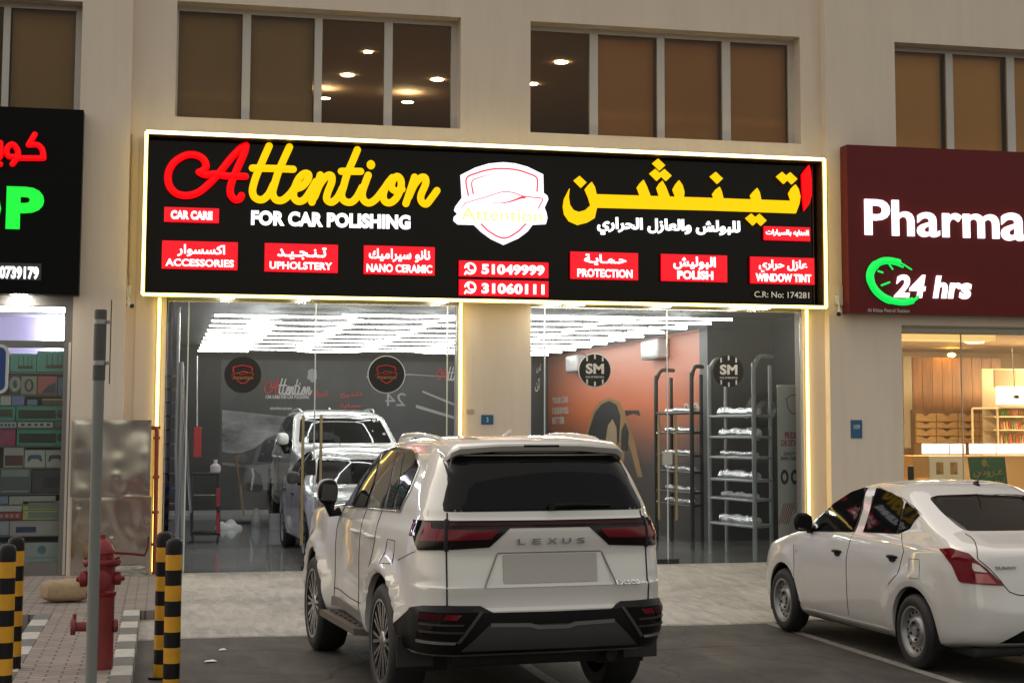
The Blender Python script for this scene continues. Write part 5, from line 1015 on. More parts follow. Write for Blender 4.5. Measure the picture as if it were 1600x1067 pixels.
for m_ in (M_paint, M_paint2): m_.node_tree.nodes['Principled BSDF'].inputs['Coat IOR'].default_value = 1.75
class Car:
    def __init__(s, levels, loc, rz, ym, sb, flare, wheels, wr, name, label, cat, group, res=(7,10,44,8,6), sub=3, rec=1.):
        s.root = thing(name, label, cat, (*loc, 0) if len(loc) == 2 else loc, rz, group); s.M = MW[s.root.name]; s.Mi = s.M.inverted()
        s.wheels, s.wr = wheels, wr
        nr, nc, ns, ncf, nf = res; rings = []
        LV_ = []
        for i in range(len(levels)-1):
            a, b, d_, e_ = [levels[min(max(i+k, 0), len(levels)-1)] for k in (-1, 0, 1, 2)]
            for j in range(sub):
                t = j/sub; row = []
                for p0, p1, p2, p3, z0, z1, z2, z3 in zip(a, b, d_, e_, *[[q_[0]]*9 for q_ in (a, b, d_, e_)]):
                    h = z2-z1; m1 = (p2-p0)/(z2-z0)*h if z2 > z0 else 0; m2 = (p3-p1)/(z3-z1)*h if z3 > z1 else 0; dd = p2-p1
                    if dd == 0: m1 = m2 = 0
                    else: m1 = max(0, min(m1/dd, 3))*dd; m2 = max(0, min(m2/dd, 3))*dd
                    row.append((2*t**3-3*t*t+1)*p1+(t**3-2*t*t+t)*m1+(-2*t**3+3*t*t)*p2+(t**3-t*t)*m2)
                LV_.append(tuple(row))
        levels = LV_+[levels[-1]]
        for L in levels:
            z, w, yr, yf, rx, ry, bow, fx, fy = L; pts = []
            rx = min(rx, w*.98); fx = min(fx, w*.98); B_ = lambda x: bow*(x/max(w,.01))**2
            for i in range(nr): x = (w-rx)*i/nr; pts.append((x, yr+B_(x)))
            for i in range(nc): t = PI/2*i/nc; x = w-rx+rx*math.sin(t); pts.append((x, yr+B_(w-rx)+ry*(1-math.cos(t))))
            y0 = yr+B_(w-rx)+ry; y1 = yf-fy-.06
            for i in range(ns): pts.append((w, y0+(y1-y0)*i/ns))
            for i in range(ncf): t = PI/2*i/ncf; pts.append((w-fx+fx*math.cos(t), y1+fy*math.sin(t)))
            for i in range(nf+1): x = (w-fx)*(1-i/nf); pts.append((x, y1+fy+.06*(1-(x/max(w-fx,.01))**2) if w-fx > .01 else y1+fy))
            full = pts + [(-x, y) for x, y in pts[-2:0:-1]]
            out = []
            for x, y in full:
                fct = 1-sb*max(0,abs((y-ym)/2.3))**2.6
                X_ = x*fct
                if abs(x) > .6*w and .5 < y < 2.4:
                    t = min(y, 1.95)-.5; o_ = .041*t+.0035*t*t
                    if y > 1.95: k = (y-1.95)/.45; o_ *= 1-k*k*(3-2*k)
                    X_ -= math.copysign(rec*o_*min(1, max(0, (1.82-z)/.25)), x)
                for (wx, wy, wz) in wheels:
                    d = math.hypot(y-wy, z-wz); k = d-(wr+.13)
                    if z > wz-.15 and abs(x) > .6*w: X_ += math.copysign(flare*math.exp(-(k/.075)**2), x)
                out.append((X_, y, z))
            rings.append(out)
        bm = bmesh.new(); V = [[bm.verts.new(p) for p in r] for r in rings]; n = len(rings[0])
        for A, C in zip(V, V[1:]):
            for j in range(n):
                try: bm.faces.new((A[j], A[(j+1)%n], C[(j+1)%n], C[j]))
                except ValueError: pass
        bm.faces.new(V[0][::-1]); bm.faces.new(V[-1])
        bmesh.ops.remove_doubles(bm, verts=bm.verts[:], dist=1e-4)
        bmesh.ops.recalc_face_normals(bm, faces=bm.faces[:])
        s.bvh = BVHTree.FromBMesh(bm); s.bm = bm
    def body(s, name, m, cuts, arch=None, lower=None):
        bmesh.ops.triangulate(s.bm, faces=[f for f in s.bm.faces if len(f.verts) > 4])
        me = bpy.data.meshes.new(name); s.bm.to_mesh(me); s.bm.free()
        bx = max(abs(v.co.x) for v in me.vertices)
        for att in range(8):
            cm = bpy.data.meshes.new_from_object(bpy.data.objects.new('t', me)) if False else me.copy()
            for (x, y, z) in s.wheels:
                o = bpy.data.objects.new(name, cm); COL.objects.link(o); N = 44+att
                q = MB(); R = s.wr+arch+att*.0006; sx = math.copysign(1, x)
                prof = [(y+R*math.cos(t), z+R*math.sin(t)) for t in [-.25+(PI+.5)*i/N for i in range(N+1)]]; prof += [(prof[-1][0], z-1.2), (prof[0][0], z-1.2)]
                q.prism([(sx*(.55+att*.003), u, v) for u, v in prof], (sx*.75, 0, 0)); c = q.build('cut', None)
                md = o.modifiers.new('b', 'BOOLEAN'); md.operation = 'DIFFERENCE'; md.object = c; md.solver = 'EXACT'
                bpy.context.view_layer.update(); dg = bpy.context.evaluated_depsgraph_get()
                cm = bpy.data.meshes.new_from_object(o.evaluated_get(dg)); bpy.data.objects.remove(o); bpy.data.objects.remove(c)
            nm = cm; ok = max(abs(v.co.x) for v in nm.vertices) < bx+.01 and min(v.co.z for v in nm.vertices) > 0
            tv = BVHTree.FromPolygons([v.co for v in nm.vertices], [p.vertices for p in nm.polygons])
            for (x, y, z) in s.wheels:
                h = tv.ray_cast(Vector((math.copysign(3, x), y, z)), Vector((-math.copysign(1, x), 0, 0)))
                if h[0] is None or abs(h[0].x) > .62: ok = False
            print('arches', name, att, ok)
            if ok: break
        nm.name = name; s.bo = link(name, nm, m, s.root, True, smooth=28)
        for (x, y, z) in s.wheels:
            q = MB(); R = s.wr+arch-.012; sx = math.copysign(1, x); N = 40
            ring = [(y+R*math.cos(t), z+R*math.sin(t)) for t in [-.35+(PI+.7)*i/N for i in range(N+1)]]
            a = [q.b.verts.new((sx*.56, yy, zz)) for yy, zz in ring]; b = [q.b.verts.new((sx*(abs(x)-.03), yy, zz)) for yy, zz in ring]
            for i in range(N): q.face((a[i], a[i+1], b[i+1], b[i]))
            q.face(a); q.build('wheel_well', M_black, s.root, local=True)
        return s.bo
    def hit(s, px, py):
        d = _fw + _r*((px-CX)/F) + _u*((CY-py)/F); o = s.Mi @ CAM; dd = (s.Mi.to_3x3() @ d).normalized()
        h = s.bvh.ray_cast(o, dd)
        if h[0] is None:
            best = None
            for i in range(400):
                p = o+dd*(5+i*.05); nn = s.bvh.find_nearest(p)
                if nn[0] is not None and (best is None or nn[3] < best[1]): best = (nn[0], nn[3], nn[1])
            return best[0], best[2]
        return h[0], h[1]
    def wrap_ref(s, w, yr, rx, ry):
        P = []
        for i in range(40): P.append(Vector((( w-rx)*i/40, yr)))
        for i in range(40): t = PI/2*i/40; P.append(Vector((w-rx+rx*math.sin(t), yr+ry*(1-math.cos(t)))))
        for i in range(60): P.append(Vector((w, yr+ry+i*.05)))
        s.wp = P; s.wq = [0]
        for a, b in zip(P, P[1:]): s.wq.append(s.wq[-1]+(b-a).length)
    def q_of(s, p):
        v = Vector((abs(p[0]), p[1])); i = min(range(len(s.wp)), key=lambda k: (s.wp[k]-v).length_squared)
        return math.copysign(s.wq[i], p[0])
    def wrap_pt(s, q, z):
        a = abs(q); i = 0
        while i < len(s.wq)-2 and s.wq[i+1] < a: i += 1
        t = (a-s.wq[i])/(s.wq[i+1]-s.wq[i]); p = s.wp[i].lerp(s.wp[i+1], t); tg = (s.wp[i+1]-s.wp[i]).normalized(); n = Vector((tg.y, -tg.x))
        sg = 1 if q >= 0 else -1
        o = Vector((sg*(p.x+n.x*.6), p.y+n.y*.6, z)); d = Vector((-sg*n.x, -n.y, 0))
        h = s.bvh.ray_cast(o, d)
        nv = Vector((sg*n.x, n.y, 0)); return (h[0] if h[0] is not None else s.bvh.find_nearest(Vector((sg*p.x, p.y, z)))[0], nv)
    def side_pt(s, y, z, sg):
        h = s.bvh.ray_cast(Vector((sg*3, y, z)), Vector((-sg, 0, 0)))
        return (h[0] if h[0] is not None else s.bvh.find_nearest(Vector((sg*.8, y, z)))[0], Vector((sg, 0, 0)))
    def rear_pt(s, x, z):
        h = s.bvh.ray_cast(Vector((x, -4, z)), Vector((0, 1, 0)))
        return (h[0] if h[0] is not None else s.bvh.find_nearest(Vector((x, -1, z)))[0], Vector((0, -1, 0)))
    def front_pt(s, x, z):
        h = s.bvh.ray_cast(Vector((x, 8, z)), Vector((0, -1, 0)))
        return (h[0] if h[0] is not None else s.bvh.find_nearest(Vector((x, 3.5, z)))[0], Vector((0, 1, 0)))
    def patch(s, name, poly, fn, m, off=.004, res=.05, parent=None, rnd=0., skirt=.012, smooth=40):
        poly = [Vector(p) for p in poly]
        if rnd: 
            out = []
            for i, p in enumerate(poly):
                a = poly[i-1]; c = poly[(i+1) % len(poly)]; d1 = min(rnd, (a-p).length*.45); d2 = min(rnd, (c-p).length*.45); A = p+(a-p).normalized()*d1; C = p+(c-p).normalized()*d2
                for k in range(5): t = k/4; out.append(A*(1-t)**2+p*(2*t*(1-t))+C*t*t)
            poly = out
        dense = []
        for i, p in enumerate(poly):
            c = poly[(i+1) % len(poly)]; k = max(1, int((c-p).length/res))
            for j in range(k): dense.append(p.lerp(c, j/k))
        n = len(dense); xs = [p.x for p in dense]; ys = [p.y for p in dense]; inn = []
        def inside(p):
            r = False; j = n-1
            for i in range(n):
                a, b = dense[i], dense[j]
                if (a.y > p.y) != (b.y > p.y) and p.x < (b.x-a.x)*(p.y-a.y)/(b.y-a.y)+a.x: r = not r
                j = i
            return r
        x = min(xs)+res*.7
        while x < max(xs):
            y = min(ys)+res*.7
            while y < max(ys):
                p = Vector((x, y))
                if inside(p) and min((p-d).length for d in dense) > res*.45: inn.append(p)
                y += res
            x += res
        vs, es, fs, *_ = delaunay_2d_cdt(dense+inn, [(i, (i+1) % n) for i in range(n)], [list(range(n))], 1, 1e-6)
        q = MB(); V = []; N_ = []
        for v in vs: h = fn(v.x, v.y); nn = h[1]; V.append(q.b.verts.new(h[0]+nn*off)); N_.append(nn)
        for f in fs: q.face([V[i] for i in f])
        if skirt:
            q.b.edges.ensure_lookup_table(); idx = {v: i for i, v in enumerate(V)}; low = {}
            for e in [e for e in q.b.edges if len(e.link_faces) == 1]:
                ab = []
                for v in e.verts:
                    if v not in low: low[v] = q.b.verts.new(v.co-N_[idx[v]]*(off+skirt))
                    ab.append(v)
                q.face((ab[0], ab[1], low[ab[1]], low[ab[0]]))
        for v in [v for v in q.b.verts if not v.link_faces]: q.b.verts.remove(v)
        return q.build(name, m, parent or s.root, smooth=smooth, local=True)
    def line(s, q, pts, fn, r=.004, step=.06):
        P = []
        for a, b in zip(pts, pts[1:]):
            a = Vector(a); b = Vector(b); k = max(1, int((b-a).length/step))
            for j in range(k): P.append(a.lerp(b, j/k))
        P.append(Vector(pts[-1])); H = [fn(p.x, p.y) for p in P]
        q.loft([h[0]+h[1]*(r*.15) for h in H], r, 6)
    def smooth(s, poly, fn, ax):
        import numpy as np
        P = [Vector(p) for p in poly]; cc = sum(P, Vector((0,0)))/len(P); Q = [cc.lerp(p, t) for p in P for t in (.25,.6,.95)]
        H = [fn(p.x, p.y) for p in Q]; A = np.array([[1, p.x, p.y, p.y*p.y, p.x*p.x] for p in Q]); k = np.linalg.lstsq(A, np.array([h[0][ax] for h in H]), rcond=None)[0]
        def f(u, v):
            h = fn(u, v); p = h[0].copy(); p[ax] = float(k @ np.array([1, u, v, v*v, u*u])); return p, h[1]
        return f
    def yz(s, L): return [(h.y, h.z) for h in [s.hit(*p)[0] for p in L]]
    def qz(s, L): return [(s.q_of(h), h.z) for h in [s.hit(*p)[0] for p in L]]
    def xz(s, L): return [(h.x, h.z) for h in [s.hit(*p)[0] for p in L]]

def wheel_mesh(R, rr, wd, kind):
    """meshes for a wheel with its axle along +x, outer face at x=0"""
    Rx = Matrix.Rotation(PI/2, 4, 'Y'); out = []
    q = MB(); q.lathe([(rr-.004,-.012),(rr+.012,-.004),(rr+(R-rr)*.5,.002),(R-.03,-.006),(R-.008,-.028),(R,-.05),(R-.001,-wd*.5),(R,-wd+.05),(R-.03,-wd+.006),(rr,-wd+.02),(rr-.01,-.03)], Rx, 64)
    for k in range(0): pass
    out.append(('tyre', q, [M_tyre], 40))
    q = MB(); q.lathe([(rr+.004,-.006),(rr-.012,-.008),(rr-.02,-.03),(rr-.03,-.12),(rr-.03,-wd+.04)], Rx, 64)
    if kind == 'alloy':
        q.mi = 1; q.lathe([(rr+.006,-.004),(rr-.010,-.006)], Rx, 64); q.mi = 0
        q.lathe([(rr-.03,-.10),(.05,-.10),(.0,-.10)], Rx, 40)
        for k in range(10):
            for dlt in (-.085, .085):
                t = 2*PI*k/10+dlt*(1 if k % 2 else -1)*1.; t2 = 2*PI*k/10+dlt*1.5
                if dlt < 0 and k % 2: pass
                c = Vector((0, math.cos(t2), math.sin(t2))); c0 = Vector((0, math.cos(2*PI*k/10+dlt*.9), math.sin(2*PI*k/10+dlt*.9))); tg = c.cross(Vector((1,0,0)))
                i0, i1 = .065, rr-.014; w0, w1 = .010, .013
                A = [c0*i0+tg*w0, c0*i0-tg*w0, c*i1-tg*w1, c*i1+tg*w1]
                q.mi = 1; q.prism([p+Vector((-.022 if j < 2 else -.012,0,0)) for j, p in enumerate(A)], (-.012,0,0))
                q.mi = 0; q.prism([p+Vector((-.036 if j < 2 else -.026,0,0)) for j, p in enumerate(A)], (-.03,0,0))
        q.mi = 1; q.lathe([(.075,-.03),(.07,-.018),(.045,-.012),(.0,-.010)], Rx, 24)
        out.append(('rim', q, [M_rimd, M_rimf], 30))
    else:
        pr = [(rr-.012,-.012),(rr-.03,-.045),(.125,-.05),(.105,-.026),(.085,-.022),(.06,-.045),(.045,-.045),(.04,-.02),(.0,-.018)]; q.lathe(pr, Rx, 48)
        q.mi = 1
        for k in range(16):
            t = 2*PI*k/16; c = Vector((-.044,math.cos(t)*(rr-.046),math.sin(t)*(rr-.046))); nb = bmesh.new(); bmesh.ops.create_uvsphere(nb, u_segments=10, v_segments=6, radius=.013); q.add(nb, Matrix.Translation(c) @ Matrix.Diagonal((.45,1,1,1)))
        for k in range(4):
            t = 2*PI*k/4+.3; q.cyl((-.03,.068*math.cos(t),.068*math.sin(t)),(-.012,.068*math.cos(t),.068*math.sin(t)),.011,n=6)
        out.append(('rim', q, [mat('steel_rim', (.33,.33,.33), .4, .6), M_black], 30))
    return out
_wm = {}
def add_wheels(car, R, rr, wd, kind):
    for (x, y, z) in car.wheels:
        w_ = bpy.data.objects.new('wheel', None); COL.objects.link(w_); w_.parent = car.root; w_.empty_display_size = .1
        w_.location = (x, y, z); w_.rotation_euler = (random.uniform(0, .6), 0, 0) if x > 0 else (0, 0, PI)
        if kind not in _wm: _wm[kind] = [(n, q.build(n, m, None, sm, True)) for n, q, m, sm in wheel_mesh(R, rr, wd, kind)]; first = True
        else: first = False
        for n, o in _wm[kind]:
            c = o if first else o.copy()
            if not first: COL.objects.link(c)
            c.parent = w_

# ---- large SUV -------------------------------------------------------------
#        z     w     yr     yf    rx   ry   bow  fx   fy
LXL = [(.40, .86, -.95, 3.45, .25, .26, .03, .35, .30), (.43, .90, -1.05, 3.58, .26, .30, .03, .36, .34), (.52, .925, -1.11, 3.66, .27, .33, .03, .36, .36), (.62, .93, -1.13, 3.70, .27, .34, .03, .36, .36), (.715, .93, -1.135, 3.71, .27, .34, .03, .36, .36),
 (.735, .93, -1.10, 3.71, .27, .34, .03, .36, .36), (.80, .932, -1.098, 3.71, .27, .34, .03, .36, .36), (.87, .934, -1.105, 3.71, .27, .34, .03, .36, .36), (.885, .934, -1.085, 3.71, .27, .34, .03, .36, .36), (.95, .935, -1.075, 3.70, .27, .34, .03, .36, .36), (1.02, .933, -1.065, 3.68, .27, .34, .03, .36, .36),
 (1.10, .928, -1.06, 3.64, .27, .34, .03, .36, .36), (1.14, .924, -1.065, 3.60, .27, .34, .03, .36, .36), (1.19, .915, -1.07, 3.50, .27, .34, .03, .36, .34), (1.22, .908, -1.07, 3.3, .27, .34, .03, .36, .3), (1.26, .892, -1.068, 2.75, .27, .34, .03, .33, .25), (1.30, .878, -1.06, 2.28, .27, .34, .03, .3, .2),
 (1.335, .868, -1.03, 2.12, .26, .34, .03, .28, .2), (1.385, .858, -1.015, 2.0, .25, .34, .03, .26, .2), (1.48, .826, -.965, 1.82, .24, .34, .035, .25, .2), (1.58, .788, -.91, 1.63, .23, .33, .04, .25, .2), (1.68, .744, -.845, 1.44, .22, .32, .045, .25, .2), (1.74, .712, -.80, 1.32, .22, .32, .05, .25, .2),
 (1.775, .685, -.76, 1.22, .22, .32, .05, .25, .2), (1.808, .655, -.71, 1.1, .22, .32, .05, .26, .22), (1.835, .61, -.62, .98, .22, .3, .05, .27, .24), (1.857, .54, -.46, .82, .22, .26, .04, .28, .26), (1.873, .43, -.2, .66, .2, .2, .03, .25, .2), (1.881, .28, .1, .5, .12, .12, .01, .1, .1), (1.883, .08, .24, .36, .04, .04, 0, .04, .04)]
WLX = [(-.948, 0, .41), (.948, 0, .41), (-.948, 2.78, .41), (.948, 2.78, .41)]
c = Car(LXL, (2.505, -9.467), math.radians(5.05), 1.2, .06, .028, WLX, .41, 'parked_suv', 'large pearl white luxury SUV parked nose in before the middle pillar', 'car', None)
c.wrap_ref(.935, -1.06, .27, .34)
c.body('body', M_paint, None, arch=.075)
def s4(L, o=(640,790), s=6.667): return [(o[0]+a/s, o[1]+b/s) for a, b in L]
both = lambda f: [f(-1), f(1)]
mir = lambda L, g: [(g*abs(a), b) for a, b in L]
# tail light cluster : one smoked bar across, red lenses over it
TL = [(p[0], p[1]) for p in c.qz([(643.5,817),(653.5,861)])]
qe, qb = abs(TL[0][0]), abs(TL[1][0])
bar = [(-qe,1.308),(-.72,1.316),(0,1.312),(.72,1.316),(qe,1.308),(qb,1.112),(.73,1.122),(.43,1.135),(.285,1.262),(-.285,1.262),(-.43,1.135),(-.73,1.122),(-qb,1.112)]
TLo = c.patch('tail_light_bar', bar, c.wrap_pt, M_smoke, .008, .035)
c.patch('red_strip', [(-.71,1.302),(0,1.300),(.71,1.302),(.71,1.280),(0,1.281),(-.71,1.280)], c.wrap_pt, M_redd, .013, .05, TLo)
for g in (-1, 1):
    c.patch('red_lens', [(g*(.99),1.295),(g*.89,1.297),(g*.87,1.262),(g*.36,1.250),(g*.42,1.190),(g*1.00,1.175)], c.wrap_pt, M_redl, .013, .035, TLo)
    c.patch('red_lens', [(g*(qe-.03),1.285),(g*(qe-.09),1.288),(g*(qe-.085),1.20),(g*(qe-.045),1.20)], c.wrap_pt, M_redl, .013, .03, TLo)
# rear window, spoiler, brake lamp, wiper
c.patch('rear_window_surround', [(-.765,1.372),(.765,1.372),(.80,1.42),(.745,1.60),(.66,1.765),(-.66,1.765),(-.745,1.60),(-.80,1.42)], c.wrap_pt, M_trim, .003, .05, rnd=.03)
RWp = [(-.735,1.385),(.735,1.385),(.725,1.45),(.60,1.745),(-.60,1.745),(-.725,1.45)]; c.patch('rear_window', RWp, c.wrap_pt, M_tint, .007, .05, rnd=.05)
q = MB(); st = [(-.655,.16,-.075),(-.63,.07,-.035),(-.58,.02,-.008),(-.3,-.01,.012),(0,-.016,.016),(.3,-.01,.012),(.58,.02,-.008),(.63,.07,-.035),(.655,.16,-.075)]; sec = [(-.38,1.868),(-.62,1.856),(-.80,1.836),(-.855,1.815),(-.862,1.80),(-.83,1.765),(-.74,1.752),(-.62,1.77)]
R_ = [[q.b.verts.new((x, y+dy, z+dz)) for y, z in sec] for x, dy, dz in st]
for A, D_ in zip(R_, R_[1:]):
    for j in range(len(sec)): q.face((A[j], A[(j+1) % len(sec)], D_[(j+1) % len(sec)], D_[j]))
q.face(R_[0]); q.face(R_[-1][::-1]); SP = q.build('spoiler', M_paint, c.root, smooth=35, local=True)
q = MB(); q.box(-.13,.13,-.878,-.83,1.806,1.820,.004); q.build('brake_lamp', M_smoke, SP, local=True)
for g in (-1, 1): c.patch('spoiler_end', [(g*.655,1.80),(g*.74,1.71),(g*.80,1.60),(g*.77,1.60),(g*.70,1.70),(g*.62,1.775)], c.wrap_pt, M_trim, .009, .04)
h = c.rear_pt(-.02, 1.41)[0]; q = MB(); q.loft([c.rear_pt(.0,1.405)[0]+Vector((0,-.03,0)), c.rear_pt(.2,1.408)[0]+Vector((0,-.032,.004)), c.rear_pt(.46,1.403)[0]+Vector((0,-.02,0))], [.017,.013,.007], 8); q.cyl(c.rear_pt(.02,1.40)[0], c.rear_pt(.02,1.40)[0]+Vector((0,-.045,0)), .024, n=12); q.build('wiper', M_trim, c.root, smooth=40, local=True)
# lower bumper cladding
lowp = [(0,.705),(.42,.708),(.50,.752),(.73,.758),(.92,.750),(1.10,.725),(1.25,.66),(1.40,.56),(1.52,.47),(1.50,.44),(.9,.425),(0,.425)]
poly = lowp+[(-a, b) for a, b in lowp[-1:0:-1]]; poly = [p for i, p in enumerate(poly) if i != len(lowp)]
BU = c.patch('bumper_cladding', poly, c.wrap_pt, M_trim, .012, .05)
sk = [(.40,.628),(.60,.455),(.12,.445),(0,.445)]; c.patch('skid_plate', [(-.44,.632),(-.10,.622),(.10,.622),(.44,.632),(.63,.452),(-.63,.452)], c.wrap_pt, M_grey, .022, .05, BU)
c.patch('skid_edge', [(-.44,.640),(-.16,.632),(-.10,.615),(.10,.615),(.16,.632),(.44,.640),(.44,.615),(.17,.607),(.11,.590),(-.11,.590),(-.17,.607),(-.44,.615)], c.wrap_pt, mat('satin_silver', (.22,.22,.215), .35, .6), .026, .05, BU)
for g in (-1, 1):
    V_ = c.patch('vent', [(g*.52,.715),(g*.93,.712),(g*.98,.52),(g*.665,.515)], c.wrap_pt, M_smoke, .019, .05, BU)
    c.patch('reflector', [(g*.72,.700),(g*.64,.698),(g*.67,.664),(g*.74,.666)], c.wrap_pt, M_redl, .024, .05, V_); c.patch('reflector', [(g*.92,.698),(g*.74,.699),(g*.755,.666),(g*.935,.664)], c.wrap_pt, M_redd, .024, .05, V_)
    c.patch('chrome_blade', [(g*.665,.518),(g*.985,.523),(g*.98,.503),(g*.675,.500)], c.wrap_pt, M_chrome, .024, .05, V_)
    c.patch('vent_edge', [(g*.49,.718),(g*.515,.718),(g*.665,.515),(g*.645,.505)], c.wrap_pt, M_grey, .024, .05, V_)
    for z in (.625, .575): c.patch('vent_slat', [(g*.62,z+.012),(g*.93,z+.014),(g*.93,z),(g*.63,z)], c.wrap_pt, mat('slat', (.03,.03,.03), .35), .026, .05, V_)
# plate recess and plate
RC = c.patch('plate_recess', [(-.375,1.095),(.375,1.095),(.475,.868),(-.475,.868)], c.wrap_pt, M_paint, .006, .05, rnd=.03, skirt=.01)
q = MB()
for g in (-1, 1): q.loft([c.rear_pt(g*.375,1.09)[0]+Vector((0,-.008,0)), c.rear_pt(g*.47,.872)[0]+Vector((0,-.008,0))], .005, 6)
q.loft([c.rear_pt(x,1.096)[0]+Vector((0,-.008,0)) for x in (-.37,-.1,.1,.37)], .005, 6); q.build('recess_edge', mat('paint_crease', (.18,.17,.16), .5), c.root, local=True)
c.patch('licence_plate', [(-.335,1.085),(.335,1.085),(.335,.893),(-.335,.893)], c.wrap_pt, mat('plain_plate', (.42,.40,.37), .5), .016, .06, rnd=.012)
def ctext(car, tx, x0, x1, z0, z1, m, bold=.02):
    cc = car.rear_pt((x0+x1)/2, (z0+z1)/2); o = text_box('badge_lettering', tx, x0, x1, z0, z1, 0, m, car.root, depth=.008, bold=bold)
    o.matrix_parent_inverse = Matrix.Identity(4)
    for v in o.data.vertices: hh = car.rear_pt(v.co.x, v.co.z)[0]; v.co.y = hh.y-.014-.012*(1-v.co.y/.008)*.5
    return o
x_ = -.235
for ch, wd in (('L',.052),('E',.058),('X',.07),('U',.062),('S',.058)): ctext(c, ch, x_, x_+wd, 1.152, 1.190, M_chrome, .012); x_ += .106
ctext(c, 'LX600', .47, .645, .868, .898, M_chrome, .02)
# side glass traced once, mirrored
def s5(L): return s4(L, (460,660), 5.3333)
def side(car, g): return lambda y, z: car.side_pt(y, z, g)
outer = c.yz(s5([(415,700),(640,716),(890,742),(975,560),(1052,365),(1025,255),(995,228),(860,203),(720,222),(610,290),(500,445)]))
Wp = [c.yz(s5(L)) for L in ([(432,690),(600,700),(665,520),(715,250),(690,245),(620,300),(505,460)], [(625,700),(745,708),(800,520),(868,235),(750,232),(740,250),(690,500)], [(775,708),(822,712),(880,520),(930,238),(885,234),(815,520)], [(845,714),(878,722),(965,540),(1040,370),(1015,262),(985,242),(945,238),(890,520)])]
for g in (-1, 1):
    s_ = side(c, g); sr = c.patch('window_surround', outer, s_, M_trim, .003, .08)
    sm_ = c.smooth(outer, s_, 0)
    for L in Wp: c.patch('side_window', L, sm_, M_tint2, .010, .08, rnd=.02)
    q = MB(); H = [s_(*p) for p in outer]; D2_ = []
    for i in range(len(H)):
        a, b = Vector(outer[i]), Vector(outer[(i+1) % len(outer)]); k = max(1, int((b-a).length/.1))
        for j in range(k): p = a.lerp(b, j/k); hh = s_(p.x, p.y); D2_.append(hh[0]+hh[1]*.006)
    q.loft(D2_, .008, 8, closed=True); q.build('chrome_surround', M_chrome, c.root, smooth=50, local=True)
    q = MB(); f = s_
    yA = c.yz([(571.5,800)])[0][0]; yB = c.yz([(541,795)])[0][0]
    for L in ([(yA,1.36),(yA-.02,1.0),(yA,.75),(yA+.02,.5)], [(1.98,1.30),(2.06,1.1),(2.08,.8),(2.1,.52)], [(.32,1.355),(.30,1.1),(.38,.96),(.50,.80),(.56,.62),(.58,.5)], [(.58,.60),(1.3,.585),(2.1,.6)]): c.line(q, L, f)
    c.line(q, [(-.30,1.14),(-.30,.98),(-.08,.97),(-.08,1.14),(-.30,1.14)], f, .003)
    c.line(q, [(-.42,1.015),(-.8,1.10)], f, .003)
    q.build('door_gap', M_seam, c.root, local=True)
    for y_ in (yA+.17, .42):
        q = MB(); p = s_(y_+.0, 1.135)[0]; q.loft([p+Vector((0,-.11,-.005)), p+Vector((g*.035,-.08,0)), p+Vector((g*.042,0,.004)), p+Vector((g*.035,.08,.004)), p+Vector((0,.11,0))], [.01,.016,.017,.016,.01], 10); q.build('door_handle', M_paint, c.root, smooth=50, local=True)
    c.patch('rocker_trim', [(.56,.53),(2.14,.53),(2.16,.45),(.54,.45)], s_, mat('satin_rocker', (.20,.19,.18), .35), .006, .08)
    q = MB(); q.mi = 0; q.prism([(g*.80,.60,.36),(g*1.0,.66,.375),(g*1.0,2.10,.375),(g*.80,2.16,.36)], (0,0,.05))
    RB = q.build('running_board', mat('board_brown', (.085,.065,.05), .45), c.root, local=True)
    q = MB()
    for k in range(7):
        for r_ in range(2): q.box(g*(.86+r_*.06)-.012, g*(.86+r_*.06)+.012, .75+k*.19+r_*.05, .83+k*.19+r_*.05, .424, .429, .001)
    q.build('grip_tread', M_black, RB, local=True)
    # mirror
    q = MB(); nb = bmesh.new(); bmesh.ops.create_uvsphere(nb, u_segments=20, v_segments=14, radius=1)
    for v in nb.verts: x, y, z = v.co; v.co = Vector((g*.965+abs(x)**.75*math.copysign(.085,x), 1.98+(y*.085 if y > 0 else y*.03), 1.40+abs(z)**.8*math.copysign(.105,z)*(1-.12*g*x)))
    q.add(nb); MI = q.build('mirror', M_trim, c.root, smooth=60, local=True)
    q = MB(); q.loft([(g*.86,2.02,1.24),(g*.93,2.0,1.22),(g*.95,1.99,1.31)], [.04,.03,.05], 10); q.build('mirror_arm', M_trim, MI, smooth=50, local=True)
    q = MB(); nb = bmesh.new(); bmesh.ops.create_uvsphere(nb, u_segments=18, v_segments=12, radius=1)
    for v in nb.verts: x, y, z = v.co; v.co = Vector((g*.968+abs(x)**.75*math.copysign(.090,x), 1.985+max(y,0)*.10+min(y,0)*.012, 1.415+abs(z)**.8*math.copysign(.10,z)))
    q.add(nb); q.build('mirror_cap', M_paint, MI, smooth=60, local=True)
    q = MB(); q.prism([(g*1.03,1.952,1.34),(g*.90,1.952,1.33),(g*.897,1.952,1.46),(g*1.015,1.952,1.475)], (0,-.006,0)); q.build('mirror_glass', mat('dark_mirror', (.12,.12,.12), .05, 1), MI, local=True)
    q = MB(); zz = 1.862; P_ = [(g*.585,-.42,1.835),(g*.59,-.25,1.865),(g*.595,.3,1.885),(g*.59,.8,1.876),(g*.57,1.05,1.82)]; q.loft(crom(P_, 5), .017, 8); q.build('roof_rail', M_paint, c.root, smooth=50, local=True)
    q = MB(); q.box(g*.83-.13, g*.83+.13, -.62, -.605, .30, .52, .005); q.build('mud_flap', M_black, c.root, local=True)
    c.patch('headlight', [(g*.55,1.0),(g*.88,1.06),(g*.88,.92),(g*.6,.9)], c.front_pt, M_smoke, .006, .06)
